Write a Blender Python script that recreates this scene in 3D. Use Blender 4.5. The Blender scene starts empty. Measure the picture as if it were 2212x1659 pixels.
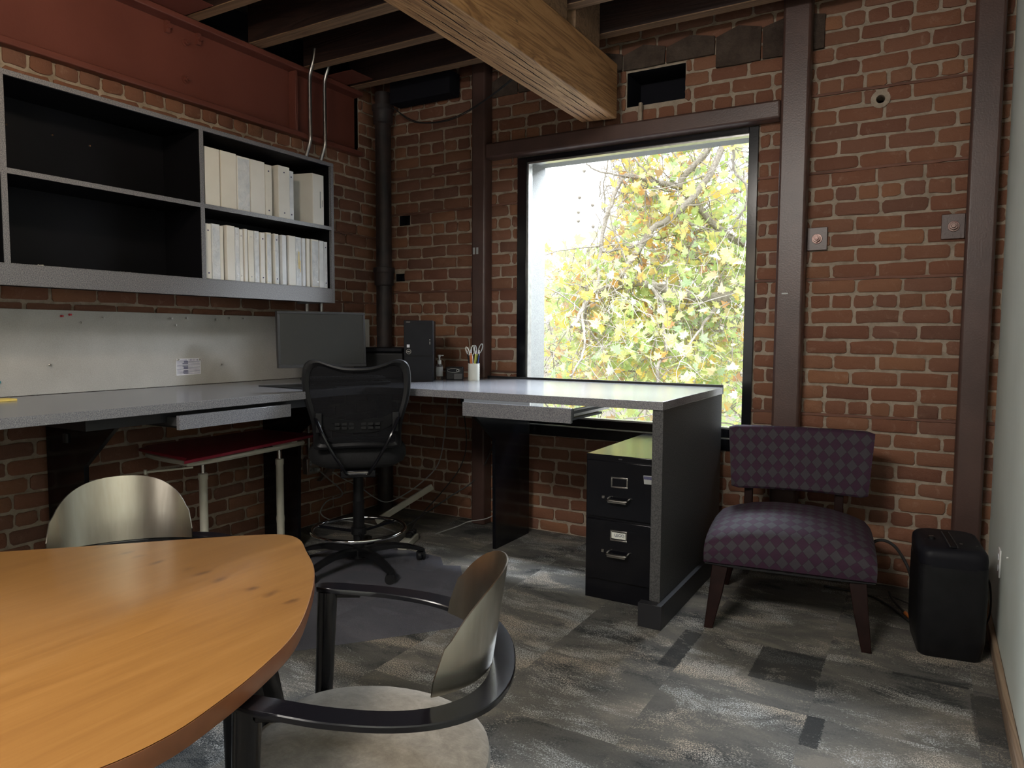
import bpy, bmesh, math, random
import numpy as np
from mathutils import Vector, Matrix, Euler

S = bpy.context.scene
COL = S.collection
PI = math.pi

# ------------------------------------------------------------------ camera
cam_d = bpy.data.cameras.new('camera'); cam = bpy.data.objects.new('camera', cam_d)
COL.objects.link(cam); S.camera = cam
CAMP = (3.575, -4.16, 1.30)
def cam_matrix(yaw, pitch, roll):
    cy, sy = math.cos(yaw), math.sin(yaw)
    f = Vector((-sy*math.cos(pitch), cy*math.cos(pitch), -math.sin(pitch)))
    r = Vector((cy, sy, 0)); u = r.cross(f)
    r2 = r*math.cos(roll)+u*math.sin(roll); u2 = -r*math.sin(roll)+u*math.cos(roll)
    return Matrix(((r2.x, u2.x, -f.x), (r2.y, u2.y, -f.y), (r2.z, u2.z, -f.z))).to_4x4()
M = cam_matrix(math.radians(30.13269), math.radians(3.97074), math.radians(0.29776))
M.translation = Vector(CAMP)
cam.matrix_world = M
cam_d.sensor_fit = 'HORIZONTAL'; cam_d.sensor_width = 36; cam_d.lens = 1552.308/2212*36
cam_d.clip_start = 0.05; cam_d.clip_end = 200

# ------------------------------------------------------------------ view
S.view_settings.view_transform = 'Standard'; S.view_settings.look = 'None'
S.view_settings.gamma = 1; S.view_settings.use_curve_mapping = False
S.view_settings.exposure = 0.45
try:
    S.cycles.max_bounces = 8; S.cycles.diffuse_bounces = 4; S.cycles.transmission_bounces = 6
    S.cycles.transparent_max_bounces = 12
    S.cycles.sample_clamp_indirect = 4.0
except Exception: pass

# ------------------------------------------------------------------ sky: bright overcast
W = bpy.data.worlds.new('overcast_sky'); S.world = W; W.use_nodes = True
nt = W.node_tree; nt.nodes.clear()
o = nt.nodes.new('ShaderNodeOutputWorld'); bg = nt.nodes.new('ShaderNodeBackground')
tc = nt.nodes.new('ShaderNodeTexCoord'); sx = nt.nodes.new('ShaderNodeSeparateXYZ')
nt.links.new(tc.outputs['Generated'], sx.inputs[0])
mr = nt.nodes.new('ShaderNodeMapRange'); mr.inputs[1].default_value = 0.0; mr.inputs[2].default_value = 0.9
mr.inputs[3].default_value = 1.6; mr.inputs[4].default_value = 6.2
nt.links.new(sx.outputs[2], mr.inputs[0])
nz = nt.nodes.new('ShaderNodeTexNoise'); nz.inputs['Scale'].default_value = 2.6; nz.inputs['Detail'].default_value = 4
nt.links.new(tc.outputs['Generated'], nz.inputs[0])
cr = nt.nodes.new('ShaderNodeValToRGB')
cr.color_ramp.elements[0].position = .38; cr.color_ramp.elements[0].color = (.37, .44, .47, 1)
cr.color_ramp.elements[1].position = .54; cr.color_ramp.elements[1].color = (.92, .96, 1, 1)
nt.links.new(nz.outputs[0], cr.inputs[0]); nt.links.new(cr.outputs[0], bg.inputs[0])
nt.links.new(mr.outputs[0], bg.inputs[1]); nt.links.new(bg.outputs[0], o.inputs[0])

# ------------------------------------------------------------------ lamps outside the frame, some of them added fills
def area(name, loc, target, sx_, sy_, power, color):
    d = bpy.data.lights.new(name, 'AREA'); d.shape = 'RECTANGLE'; d.size = sx_; d.size_y = sy_
    d.energy = power; d.color = color
    ob = bpy.data.objects.new(name, d); COL.objects.link(ob); ob.location = loc
    ob.rotation_euler = (Vector(target)-Vector(loc)).to_track_quat('-Z', 'Y').to_euler()
    return ob
# daylight pouring in through the window on the back wall
area('window_daylight', (2.1, 1.65, 3.55), (2.2, -1.6, .6), 2.6, 1.1, 900, (.80, .89, 1.0))
# added fill light behind the camera, no window is built there
area('room_fill', (.9, -7.4, 1.55), (3.2, -.8, .7), 2.6, 1.5, 14, (1.0, .95, .88))
# added overhead fill behind the camera, brightens the floor and right wall
area('overhead_fill', (2.45, -4.9, 2.9), (3.2, -3.5, 0.0), 1.2, .6, 92, (1.0, .95, .88))
# ceiling spot and pendant over the conference table
d = bpy.data.lights.new('track_spot', 'SPOT'); d.energy = 34; d.color = (1, .80, .58); d.spot_size = math.radians(115); d.spot_blend = .9; d.shadow_soft_size = .07
ob = bpy.data.objects.new('track_spot', d); COL.objects.link(ob); ob.location = (1.55, -3.0, 2.62)
ob.rotation_euler = (Vector((0, -2.6, 2.5))-Vector(ob.location)).to_track_quat('-Z', 'Y').to_euler()
d = bpy.data.lights.new('pendant_lamp', 'POINT'); d.energy = 5; d.color = (1, .80, .58); d.shadow_soft_size = .14
ob = bpy.data.objects.new('pendant_lamp', d); COL.objects.link(ob); ob.location = (1.9, -4.1, 2.1)

# ------------------------------------------------------------------ material helpers
def mat(name, col=(.5, .5, .5), rough=.6, metal=0, spec=.5):
    m = bpy.data.materials.new(name); m.use_nodes = True
    b = m.node_tree.nodes['Principled BSDF']
    b.inputs['Base Color'].default_value = (*col, 1); b.inputs['Roughness'].default_value = rough
    b.inputs['Metallic'].default_value = metal; b.inputs['Specular IOR Level'].default_value = spec
    return m
def N(m, t, **kw):
    n = m.node_tree.nodes.new(t)
    for k, v in kw.items(): setattr(n, k, v)
    return n
def Lk(m, a, b): m.node_tree.links.new(a, b)
def P(m): return m.node_tree.nodes['Principled BSDF']
def coords(m, scale=(1, 1, 1), rot=(0, 0, 0), kind='Object'):
    t = N(m, 'ShaderNodeTexCoord'); mp = N(m, 'ShaderNodeMapping')
    mp.inputs['Scale'].default_value = scale; mp.inputs['Rotation'].default_value = rot
    Lk(m, t.outputs[kind], mp.inputs[0]); return mp.outputs[0]
def worldpos(m, scale=(1, 1, 1)):
    g = N(m, 'ShaderNodeNewGeometry'); mp = N(m, 'ShaderNodeMapping'); mp.inputs['Scale'].default_value = scale
    Lk(m, g.outputs['Position'], mp.inputs[0]); return mp.outputs[0]
def noise(m, vec, scale, detail=3, rough=.5, dist=0):
    n = N(m, 'ShaderNodeTexNoise'); n.inputs['Scale'].default_value = scale; n.inputs['Detail'].default_value = detail
    n.inputs['Roughness'].default_value = rough; n.inputs['Distortion'].default_value = dist
    Lk(m, vec, n.inputs['Vector']); return n.outputs[0]
def ramp(m, fac, stops):
    r = N(m, 'ShaderNodeValToRGB'); el = r.color_ramp.elements
    while len(el) < len(stops): el.new(.5)
    for e, (p, c) in zip(el, stops): e.position = p; e.color = (*c, 1)
    Lk(m, fac, r.inputs[0]); return r.outputs[0]
def bump(m, h, strength=.3, dist=.01, nrm=None):
    b = N(m, 'ShaderNodeBump'); b.inputs['Strength'].default_value = strength; b.inputs['Distance'].default_value = dist
    Lk(m, h, b.inputs['Height'])
    if nrm: Lk(m, nrm, b.inputs['Normal'])
    Lk(m, b.outputs[0], P(m).inputs['Normal']); return b.outputs[0]
def mixc(m, f, a, b, mode='MIX'):
    x = N(m, 'ShaderNodeMix', data_type='RGBA', blend_type=mode)
    for v, i in ((f, 0), (a, 6), (b, 7)):
        if isinstance(v, (int, float)): x.inputs[i].default_value = v
        elif isinstance(v, tuple): x.inputs[i].default_value = (*v, 1)
        else: Lk(m, v, x.inputs[i])
    return x.outputs[2]
def mth(m, op, a, b=None, c=None):
    x = N(m, 'ShaderNodeMath', operation=op)
    for i, v in enumerate((a, b, c)):
        if v is None: continue
        if isinstance(v, (int, float)): x.inputs[i].default_value = v
        else: Lk(m, v, x.inputs[i])
    return x.outputs[0]
def base(m, c): Lk(m, c, P(m).inputs['Base Color'])
def mottled(name, c0, c1, scale=6, rough=.6, metal=0, bs=0, bscale=60, spec=.5):
    m = mat(name, c0, rough, metal, spec); v = worldpos(m)
    base(m, ramp(m, noise(m, v, scale, 5), [(.35, c0), (.65, c1)]))
    if bs: bump(m, noise(m, v, bscale, 3), bs, .004)
    return m

MT = {}
# bricks
m = MT['brick'] = mat('brick', (.3, .12, .08), .9, spec=.15)
g = N(m, 'ShaderNodeNewGeometry'); v = worldpos(m)
c = ramp(m, g.outputs['Random Per Island'], [(0, (.140, .060, .040)), (.2, (.190, .080, .048)), (.45, (.220, .098, .056)), (.68, (.165, .082, .060)), (.85, (.275, .128, .066)), (1, (.115, .058, .044))])
c = mixc(m, mth(m, 'MULTIPLY', noise(m, v, 9, 6, .6), .55), c, (.21, .105, .070))
dirt = ramp(m, noise(m, v, 16, 8, .75, .6), [(.56, (0, 0, 0)), (.74, (1, 1, 1))])
c = mixc(m, mth(m, 'MULTIPLY', dirt, .5), c, (.36, .235, .17))
base(m, c)
h = mth(m, 'ADD', mth(m, 'MULTIPLY', noise(m, v, 42, 7, .7), 1.0), mth(m, 'MULTIPLY', noise(m, v, 190, 3), .35))
bump(m, h, .75, .006)
m = MT['mortar'] = mat('mortar', (.4, .33, .26), .95, spec=.1); v = worldpos(m)
base(m, ramp(m, noise(m, v, 14, 6, .7), [(.3, (.34, .27, .20)), (.55, (.52, .43, .335)), (.8, (.62, .53, .42))]))
bump(m, noise(m, v, 70, 8, .75), 1.0, .012)
MT['void'] = mat('dark_cavity', (.012, .012, .016), .95, spec=.1)
m = MT['stonemortar'] = mat('rough_stone', (.2, .15, .12), .95, spec=.1); v = worldpos(m)
base(m, ramp(m, noise(m, v, 7, 6, .65), [(.3, (.05, .035, .028)), (.7, (.12, .09, .07))])); bump(m, noise(m, v, 25, 8, .7), 1, .02)
# painted steels
MT['redsteel'] = mottled('red_primer_steel', (.135, .040, .028), (.158, .048, .034), 3, .42, 0, .12, 90)
MT['brownsteel'] = mottled('oxide_brown_steel', (.060, .033, .027), (.082, .045, .036), 5, .38, 0, .15, 120)
MT['boltsteel'] = mottled('bolt_steel', (.10, .05, .045), (.2, .14, .12), 40, .35, .6)
MT['blackpipe'] = mottled('cast_iron_pipe', (.012, .010, .011), (.035, .022, .020), 12, .6, 0, .5, 40)
MT['galv'] = mottled('galvanised_conduit', (.42, .42, .42), (.55, .55, .53), 30, .32, 1)
# wood
def woodmat(name, c0, c1, c2, axis=1, scale=1.0, rough=.6, rings=9, bs=.25, knots=True):
    m = mat(name, c1, rough); sc = [1, 1, 1]; sc[axis] = .055
    v = worldpos(m, tuple(s*scale for s in sc))
    n1 = noise(m, v, 7, 5, .55, 1.4); n2 = noise(m, v, 70, 4, .6)
    w = mth(m, 'FRACT', mth(m, 'MULTIPLY', n1, rings))
    w = mth(m, 'ABSOLUTE', mth(m, 'SUBTRACT', w, .5))
    f = mth(m, 'ADD', mth(m, 'MULTIPLY', w, 1.1), mth(m, 'MULTIPLY', n2, .45))
    c = ramp(m, f, [(.15, c0), (.5, c1), (.9, c2)])
    if knots:
        vv = worldpos(m, tuple(3.2 if i != axis else 1.4 for i in range(3)))
        vo = N(m, 'ShaderNodeTexVoronoi'); vo.inputs['Scale'].default_value = 2.6; Lk(m, vv, vo.inputs['Vector'])
        k = ramp(m, vo.outputs['Distance'], [(.02, (1, 1, 1)), (.075, (0, 0, 0))])
        c = mixc(m, mth(m, 'MULTIPLY', k, .85), c, (.03, .018, .012))
    base(m, c); bump(m, f, bs, .004); return m
MT['beamwood'] = woodmat('old_fir_beam', (.20, .092, .036), (.40, .205, .082), (.50, .28, .125), 1, 1.0, .6, 13, .35)
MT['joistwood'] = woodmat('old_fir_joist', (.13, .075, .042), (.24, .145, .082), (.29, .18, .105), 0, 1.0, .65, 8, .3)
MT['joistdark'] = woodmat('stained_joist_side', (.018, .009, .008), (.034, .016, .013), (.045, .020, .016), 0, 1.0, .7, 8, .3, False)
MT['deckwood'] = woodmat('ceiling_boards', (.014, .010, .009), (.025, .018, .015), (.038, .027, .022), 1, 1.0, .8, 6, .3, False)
MT['strip'] = woodmat('timber_strip', (.10, .045, .030), (.16, .07, .045), (.2, .09, .06), 0, 1, .8, 5, .3, False)
# laminate with speckles
m = MT['laminate'] = mat('grey_speckled_laminate', (.2, .2, .2), .20, spec=.7); v = worldpos(m)
c = ramp(m, noise(m, v, 260, 2, .6), [(.30, (.085, .085, .098)), (.5, (.165, .165, .18)), (.70, (.26, .255, .25))])
base(m, c)
m = MT['blacklam'] = mottled('black_laminate', (.012, .012, .014), (.018, .018, .021), 3, .42)
m = MT['panellam'] = mat('charcoal_speckled_laminate', (.05, .05, .05), .55, spec=.4); v = worldpos(m)
base(m, ramp(m, noise(m, v, 170, 2, .6), [(.3, (.025, .025, .028)), (.7, (.085, .083, .08))]))
MT['shelfblack'] = mottled('black_shelf_interior', (.004, .004, .005), (.006, .006, .008), 3, .45, spec=.15)
MT['blackmetal'] = mottled('black_enamel', (.004, .004, .006), (.006, .006, .008), 3, .17, 0, .03, 80, spec=.45)
MT['blackplastic'] = mottled('black_plastic', (.006, .006, .007), (.009, .009, .010), 20, .42, 0, .1, 300, spec=.25)
MT['blackgloss'] = mottled('glossy_black_plastic', (.006, .006, .009), (.009, .009, .012), 8, .5, spec=.15)
MT['darkgrey'] = mottled('dark_grey_plastic', (.035, .035, .037), (.045, .045, .047), 20, .45)
MT['chrome'] = mottled('chrome', (.72, .72, .72), (.8, .8, .8), 10, .08, 1)
MT['satin'] = mottled('satin_nickel', (.42, .40, .37), (.5, .48, .44), 30, .3, 1)
MT['cream'] = mottled('cream_enamel', (.46, .44, .36), (.52, .50, .42), 8, .4)
MT['redtop'] = mottled('dark_red_tabletop', (.22, .012, .028), (.26, .016, .034), 4, .38)
MT['white'] = mottled('white_plastic', (.72, .72, .70), (.8, .8, .78), 10, .4)
MT['paper'] = mottled('white_paper', (.70, .70, .74), (.78, .78, .82), 60, .8)
MT['ink'] = mottled('blue_black_print', (.07, .07, .14), (.12, .12, .2), 80, .8)
MT['binder'] = mottled('white_vinyl_binder', (.78, .76, .71), (.83, .815, .77), 7, .34)
MT['binder2'] = mottled('cool_white_binder', (.66, .69, .72), (.78, .80, .83), 14, .3)
MT['binder3'] = mottled('cream_vinyl_binder', (.76, .73, .65), (.81, .78, .70), 7, .36)
m = MT['sleeve'] = mat('clear_binder_sleeve', (.8, .82, .84), .16, spec=.8); v = worldpos(m)
base(m, ramp(m, noise(m, v, 22, 3), [(.3, (.62, .66, .70)), (.7, (.80, .81, .82))])); bump(m, noise(m, v, 38, 3, .5, 1.0), .7, .01)
MT['pad'] = mottled('yellow_paper', (.80, .58, .13), (.85, .64, .18), 30, .7)
MT['teal'] = mottled('teal_plastic', (.05, .22, .24), (.06, .26, .28), 30, .4)
m = MT['tackboard'] = mat('tackboard_fabric', (.5, .48, .45), .9, spec=.1); v = worldpos(m)
base(m, ramp(m, mth(m, 'ADD', mth(m, 'MULTIPLY', noise(m, v, 260, 2), .5), mth(m, 'MULTIPLY', noise(m, v, 5, 4), .5)), [(.35, (.36, .348, .322)), (.65, (.455, .442, .415))])); bump(m, noise(m, v, 260, 2), .25, .003)
MT['redpin'] = mottled('red_pin', (.42, .02, .03), (.5, .03, .04), 50, .3)
m = MT['clear'] = mat('clear_plastic', (.85, .87, .88), .08); P(m).inputs['Transmission Weight'].default_value = .9; P(m).inputs['IOR'].default_value = 1.45
m = MT['glass'] = bpy.data.materials.new('window_glass'); m.use_nodes = True; m.node_tree.nodes.clear()
oo = N(m, 'ShaderNodeOutputMaterial'); tr = N(m, 'ShaderNodeBsdfTransparent'); gl = N(m, 'ShaderNodeBsdfGlossy'); gl.inputs['Roughness'].default_value = .02
mx = N(m, 'ShaderNodeMixShader'); fr = N(m, 'ShaderNodeFresnel'); fr.inputs[0].default_value = 1.25
Lk(m, fr.outputs[0], mx.inputs[0]); Lk(m, tr.outputs[0], mx.inputs[1]); Lk(m, gl.outputs[0], mx.inputs[2]); Lk(m, mx.outputs[0], oo.inputs[0])
MT['stucco'] = mottled('grey_white_stucco', (.115, .115, .105), (.155, .155, .14), 120, .9, 0, .5, 200)
MT['paintwall'] = mottled('pale_green_grey_wall', (.70, .76, .70), (.74, .80, .74), 4, .65, 0, .06, 90)
MT['farwall'] = mottled('far_wall_paint', (.30, .26, .22), (.34, .30, .25), 3, .8)
MT['basewood'] = woodmat('worn_wood_base', (.16, .10, .06), (.27, .185, .12), (.34, .25, .17), 1, 1, .7, 6, .3, False)
m = MT['screen'] = mat('matte_screen', (.028, .028, .026), .33, spec=.6); v = worldpos(m)
base(m, ramp(m, noise(m, v, 3, 2), [(.4, (.026, .026, .025)), (.6, (.032, .031, .029))]))
m = MT['suede'] = mat('taupe_microsuede', (.36, .33, .27), .95, spec=.2); v = worldpos(m)
c = ramp(m, noise(m, v, 30, 8, .75, .3), [(.32, (.105, .088, .066)), (.5, (.145, .125, .097)), (.72, (.21, .185, .148))])
base(m, c); P(m).inputs['Sheen Weight'].default_value = .2; bump(m, noise(m, v, 60, 6, .7, 1), .35, .004)
MT['seatmesh'] = mottled('black_seat_fabric', (.003, .003, .004), (.006, .006, .007), 90, .85, 0, .3, 300)
# brushed steel shell
m = MT['brushed'] = mat('brushed_steel', (.50, .465, .395), .27, 1); v = coords(m, (1, 1, .004))
base(m, ramp(m, noise(m, v, 90, 2), [(.3, (.47, .435, .365)), (.7, (.53, .495, .425))]))
m = MT['brushed_in'] = mat('brushed_steel_inner', (.30, .235, .17), .27, 1); v = coords(m, (1, 1, .02))
base(m, ramp(m, noise(m, v, 200, 3), [(.3, (.40, .36, .30)), (.7, (.52, .48, .41))]))
# mesh fabric of the drafting chair
m = MT['meshback'] = mat('black_mesh_fabric', (.010, .010, .012), .7, spec=.15); v = coords(m)
w = N(m, 'ShaderNodeTexWave'); w.inputs['Scale'].default_value = 75; w.inputs['Distortion'].default_value = 2.5; w.bands_direction = 'Z'; w.inputs['Detail'].default_value = 2
Lk(m, v, w.inputs['Vector']); base(m, ramp(m, w.outputs[1], [(.3, (.003, .003, .004)), (.8, (.014, .014, .017))])); bump(m, w.outputs[1], .5, .003)
nt_ = m.node_tree; tb = N(m, 'ShaderNodeBsdfTransparent'); ms = N(m, 'ShaderNodeMixShader'); ms.inputs[0].default_value = .93
Lk(m, tb.outputs[0], ms.inputs[1]); Lk(m, P(m).outputs[0], ms.inputs[2]); Lk(m, ms.outputs[0], nt_.nodes['Material Output'].inputs[0])
# purple and grey diamond weave
m = MT['diamond'] = mat('purple_grey_diamond_weave', (.1, .05, .1), .8, spec=.25)
uv = N(m, 'ShaderNodeTexCoord'); sp = N(m, 'ShaderNodeSeparateXYZ'); Lk(m, uv.outputs['UV'], sp.inputs[0])
a = mth(m, 'MULTIPLY', sp.outputs[0], 1/.051); b = mth(m, 'MULTIPLY', sp.outputs[1], 1/.062)
p = mth(m, 'ADD', a, b); q = mth(m, 'SUBTRACT', a, b)
cb = N(m, 'ShaderNodeCombineXYZ'); Lk(m, p, cb.inputs[0]); Lk(m, q, cb.inputs[1]); cb.inputs[2].default_value = .5
ck = N(m, 'ShaderNodeTexChecker'); ck.inputs['Scale'].default_value = 1.0; Lk(m, cb.outputs[0], ck.inputs[0])
ck.inputs[1].default_value = (.037, .012, .029, 1); ck.inputs[2].default_value = (.046, .042, .047, 1)
ep = mth(m, 'ABSOLUTE', mth(m, 'SUBTRACT', mth(m, 'FRACT', p), .5)); eq = mth(m, 'ABSOLUTE', mth(m, 'SUBTRACT', mth(m, 'FRACT', q), .5))
ed = mth(m, 'GREATER_THAN', mth(m, 'MAXIMUM', ep, eq), .455)
th = N(m, 'ShaderNodeTexNoise'); th.inputs['Scale'].default_value = 900; Lk(m, uv.outputs['UV'], th.inputs[0])
c = mixc(m, mth(m, 'MULTIPLY', ed, .6), ck.outputs[0], (.02, .012, .018)); c = mixc(m, mth(m, 'MULTIPLY', th.outputs[0], .5), c, (.03, .02, .03))
base(m, c); 
MT['mahog'] = mottled('dark_mahogany', (.010, .003, .0025), (.015, .005, .004), 20, .45, spec=.2)
# honey veneer table top: grain runs along y, row of dark knot marks
def veneer(name, knots=()):
    m = mat(name, (.42, .2, .07), .30, spec=.5); P(m).inputs['Coat Weight'].default_value = .25; P(m).inputs['Coat Roughness'].default_value = .25
    v = worldpos(m, (1, .07, 1)); n1 = noise(m, v, 26, 6, .6, .8); n2 = noise(m, worldpos(m, (1, .05, 1)), 130, 3, .5)
    f = mth(m, 'ADD', mth(m, 'MULTIPLY', n1, .65), mth(m, 'MULTIPLY', n2, .35))
    c = ramp(m, f, [(.28, (.20, .090, .025)), (.5, (.243, .114, .031)), (.72, (.285, .140, .042))])
    g = N(m, 'ShaderNodeNewGeometry'); nn = N(m, 'ShaderNodeTexNoise'); nn.inputs['Scale'].default_value = 50; Lk(m, worldpos(m, (1, .5, 1)), nn.inputs[0])
    for (kx, ky, r) in knots:
        s_ = N(m, 'ShaderNodeVectorMath', operation='SUBTRACT'); Lk(m, g.outputs['Position'], s_.inputs[0]); s_.inputs[1].default_value = (kx, ky, .74)
        sc = N(m, 'ShaderNodeVectorMath', operation='MULTIPLY'); Lk(m, s_.outputs[0], sc.inputs[0]); sc.inputs[1].default_value = (1, .5, 0)
        ln = N(m, 'ShaderNodeVectorMath', operation='LENGTH'); Lk(m, sc.outputs[0], ln.inputs[0])
        dd = mth(m, 'ADD', ln.outputs['Value'], mth(m, 'MULTIPLY', mth(m, 'SUBTRACT', nn.outputs[0], .5), .02))
        k = N(m, 'ShaderNodeMapRange'); k.inputs[1].default_value = 0; k.inputs[2].default_value = r; k.inputs[3].default_value = .7; k.inputs[4].default_value = 0
        Lk(m, dd, k.inputs[0]); c = mixc(m, k.outputs[0], c, (.055, .022, .012))
    base(m, c); return m
MT['veneer'] = veneer('honey_veneer', [(1.719, -3.105, .012), (1.83, -3.099, .012), (1.885, -3.101, .013), (1.967, -3.107, .013), (2.075, -3.103, .012), (2.13, -3.104, .015), (2.20, -3.112, .014), (2.311, -3.113, .013), (2.371, -3.113, .015), (2.44, -3.119, .012)])
m = MT['edgewood'] = mottled('reddish_wood_edge', (.17, .062, .026), (.22, .082, .036), 14, .28)
# carpet tiles
m = MT['carpet'] = mat('patterned_carpet_tiles', (.2, .19, .18), .98, spec=.05)
g = N(m, 'ShaderNodeNewGeometry'); sp = N(m, 'ShaderNodeSeparateXYZ'); Lk(m, g.outputs['Position'], sp.inputs[0])
tx = mth(m, 'FLOOR', mth(m, 'MULTIPLY', mth(m, 'SUBTRACT', sp.outputs[0], 3.262), 2.0))
ty = mth(m, 'FLOOR', mth(m, 'MULTIPLY', mth(m, 'SUBTRACT', sp.outputs[1], -1.09), 2.0))
tid = N(m, 'ShaderNodeCombineXYZ'); Lk(m, tx, tid.inputs[0]); Lk(m, ty, tid.inputs[1])
wn = N(m, 'ShaderNodeTexWhiteNoise', noise_dimensions='3D'); Lk(m, tid.outputs[0], wn.inputs['Vector'])
off = N(m, 'ShaderNodeVectorMath', operation='MULTIPLY_ADD'); Lk(m, wn.outputs['Color'], off.inputs[0]); off.inputs[1].default_value = (1.3, 1.3, 1.3)
sc = N(m, 'ShaderNodeVectorMath', operation='MULTIPLY'); Lk(m, g.outputs['Position'], sc.inputs[0]); sc.inputs[1].default_value = (1.0, 1.9, 1)
Lk(m, sc.outputs[0], off.inputs[2]); pv = off.outputs[0]
big = noise(m, pv, 1.9, 5, .62, .6); big2 = noise(m, mixc(m, 1.0, pv, (3.3, 7.1, 0), 'ADD'), 2.6, 6, .68, .5)
fine = noise(m, worldpos(m), 210, 2, .6); fine2 = noise(m, worldpos(m), 120, 3, .7)
c = ramp(m, mth(m, 'ADD', big, mth(m, 'MULTIPLY', mth(m, 'SUBTRACT', fine2, .5), .22)), [(.34, (.048, .050, .050)), (.42, (.115, .112, .103)), (.54, (.155, .146, .128)), (.62, (.21, .19, .162))])
lf = ramp(m, mth(m, 'ADD', big2, mth(m, 'MULTIPLY', mth(m, 'SUBTRACT', fine2, .5), .35)), [(.50, (0, 0, 0)), (.62, (1, 1, 1))])
spk = ramp(m, fine, [(.47, (0, 0, 0)), (.56, (1, 1, 1))])
lc = ramp(m, noise(m, pv, 2.2, 2), [(.4, (.66, .67, .65)), (.6, (.66, .55, .43))])
c = mixc(m, mth(m, 'MULTIPLY', mth(m, 'MULTIPLY', lf, spk), .85), c, lc)
def rect(x0, x1, y0, y1):
    jx = mth(m, 'MULTIPLY', mth(m, 'SUBTRACT', fine2, .5), .03)
    X = mth(m, 'ADD', sp.outputs[0], jx); Y = mth(m, 'ADD', sp.outputs[1], jx)
    a = mth(m, 'MULTIPLY', mth(m, 'GREATER_THAN', X, x0), mth(m, 'LESS_THAN', X, x1))
    b = mth(m, 'MULTIPLY', mth(m, 'GREATER_THAN', Y, y0), mth(m, 'LESS_THAN', Y, y1)); return mth(m, 'MULTIPLY', a, b)
for (x0, x1, y0, y1, w_) in ((3.26, 3.318, -1.79, -1.585, .85), (3.02, 3.262, -1.40, -1.09, .78), (2.69, 2.765, -1.48, -1.09, .8), (3.752, 3.86, -1.48, -1.12, .6), (3.50, 3.75, -1.09, -1.07, .8)):
    f = mth(m, 'MULTIPLY', rect(x0, x1, y0, y1), mth(m, 'MULTIPLY', mth(m, 'GREATER_THAN', mth(m, 'ADD', big2, mth(m, 'MULTIPLY', mth(m, 'SUBTRACT', fine2, .5), .3)), .40), w_))
    c = mixc(m, f, c, (.026, .027, .028))
c = mixc(m, mth(m, 'MULTIPLY', fine, .3), c, (.05, .05, .05)); base(m, c)
bump(m, fine, .9, .006)
m = MT['matplastic'] = mat('translucent_chair_mat', (.165, .165, .195), .32, spec=.5); P(m).inputs['Alpha'].default_value = .5
bump(m, noise(m, worldpos(m), 60, 3), .2, .003)
MT['wire'] = mottled('dark_cord', (.02, .02, .02), (.03, .03, .03), 20, .5)
MT['greywire'] = mottled('grey_cord', (.20, .20, .19), (.26, .26, .25), 20, .45)
MT['orange'] = mottled('orange_plastic', (.55, .16, .04), (.6, .18, .05), 40, .45)
MT['yellowp'] = mottled('yellow_green_pen', (.55, .6, .08), (.62, .66, .1), 40, .4)
MT['purplep'] = mottled('purple_pen', (.10, .03, .16), (.12, .04, .18), 40, .4)
MT['bluep'] = mottled('blue_pen', (.05, .12, .4), (.06, .14, .45), 40, .4)
MT['whitec'] = mottled('white_ceramic', (.66, .67, .60), (.74, .75, .68), 10, .35)
MT['greyplastic'] = mottled('grey_plastic', (.33, .34, .33), (.38, .39, .38), 10, .4)
m = MT['bark'] = mat('pale_bark', (.4, .36, .3), .9, spec=.1); v = worldpos(m)
base(m, ramp(m, noise(m, v, 40, 6, .7), [(.35, (.20, .17, .145)), (.6, (.36, .32, .27)), (.8, (.50, .46, .40))])); bump(m, noise(m, v, 60, 5), .6, .01)
def leafmat(name, stops):
    m = bpy.data.materials.new(name); m.use_nodes = True; m.node_tree.nodes.clear()
    oo = N(m, 'ShaderNodeOutputMaterial'); df = N(m, 'ShaderNodeBsdfDiffuse'); tl = N(m, 'ShaderNodeBsdfTranslucent'); mx = N(m, 'ShaderNodeMixShader'); mx.inputs[0].default_value = .5
    g = N(m, 'ShaderNodeNewGeometry'); c = ramp(m, g.outputs['Random Per Island'], stops)
    c = mixc(m, mth(m, 'MULTIPLY', noise(m, worldpos(m), 28, 4, .6), .45), c, (.68, .66, .36))
    Lk(m, c, df.inputs[0]); Lk(m, c, tl.inputs[0]); Lk(m, df.outputs[0], mx.inputs[1]); Lk(m, tl.outputs[0], mx.inputs[2]); Lk(m, mx.outputs[0], oo.inputs[0]); return m
MT['leaf'] = leafmat('green_yellow_leaf', [(0, (.30, .46, .14)), (.2, (.42, .56, .20)), (.4, (.52, .62, .22)), (.55, (.66, .66, .26)), (.66, (.78, .62, .14)), (.76, (.36, .54, .32)), (.88, (.52, .66, .46)), (1, (.76, .48, .16))])
MT['leafaut'] = leafmat('autumn_leaf', [(0, (.74, .62, .14)), (.3, (.80, .50, .08)), (.5, (.66, .30, .10)), (.65, (.44, .18, .13)), (.8, (.64, .58, .30)), (1, (.62, .38, .28))])
MT['leaffar'] = leafmat('far_leaf', [(0, (.40, .56, .24)), (.4, (.56, .68, .34)), (.65, (.70, .72, .40)), (.85, (.40, .56, .40)), (1, (.78, .64, .28))])

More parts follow.
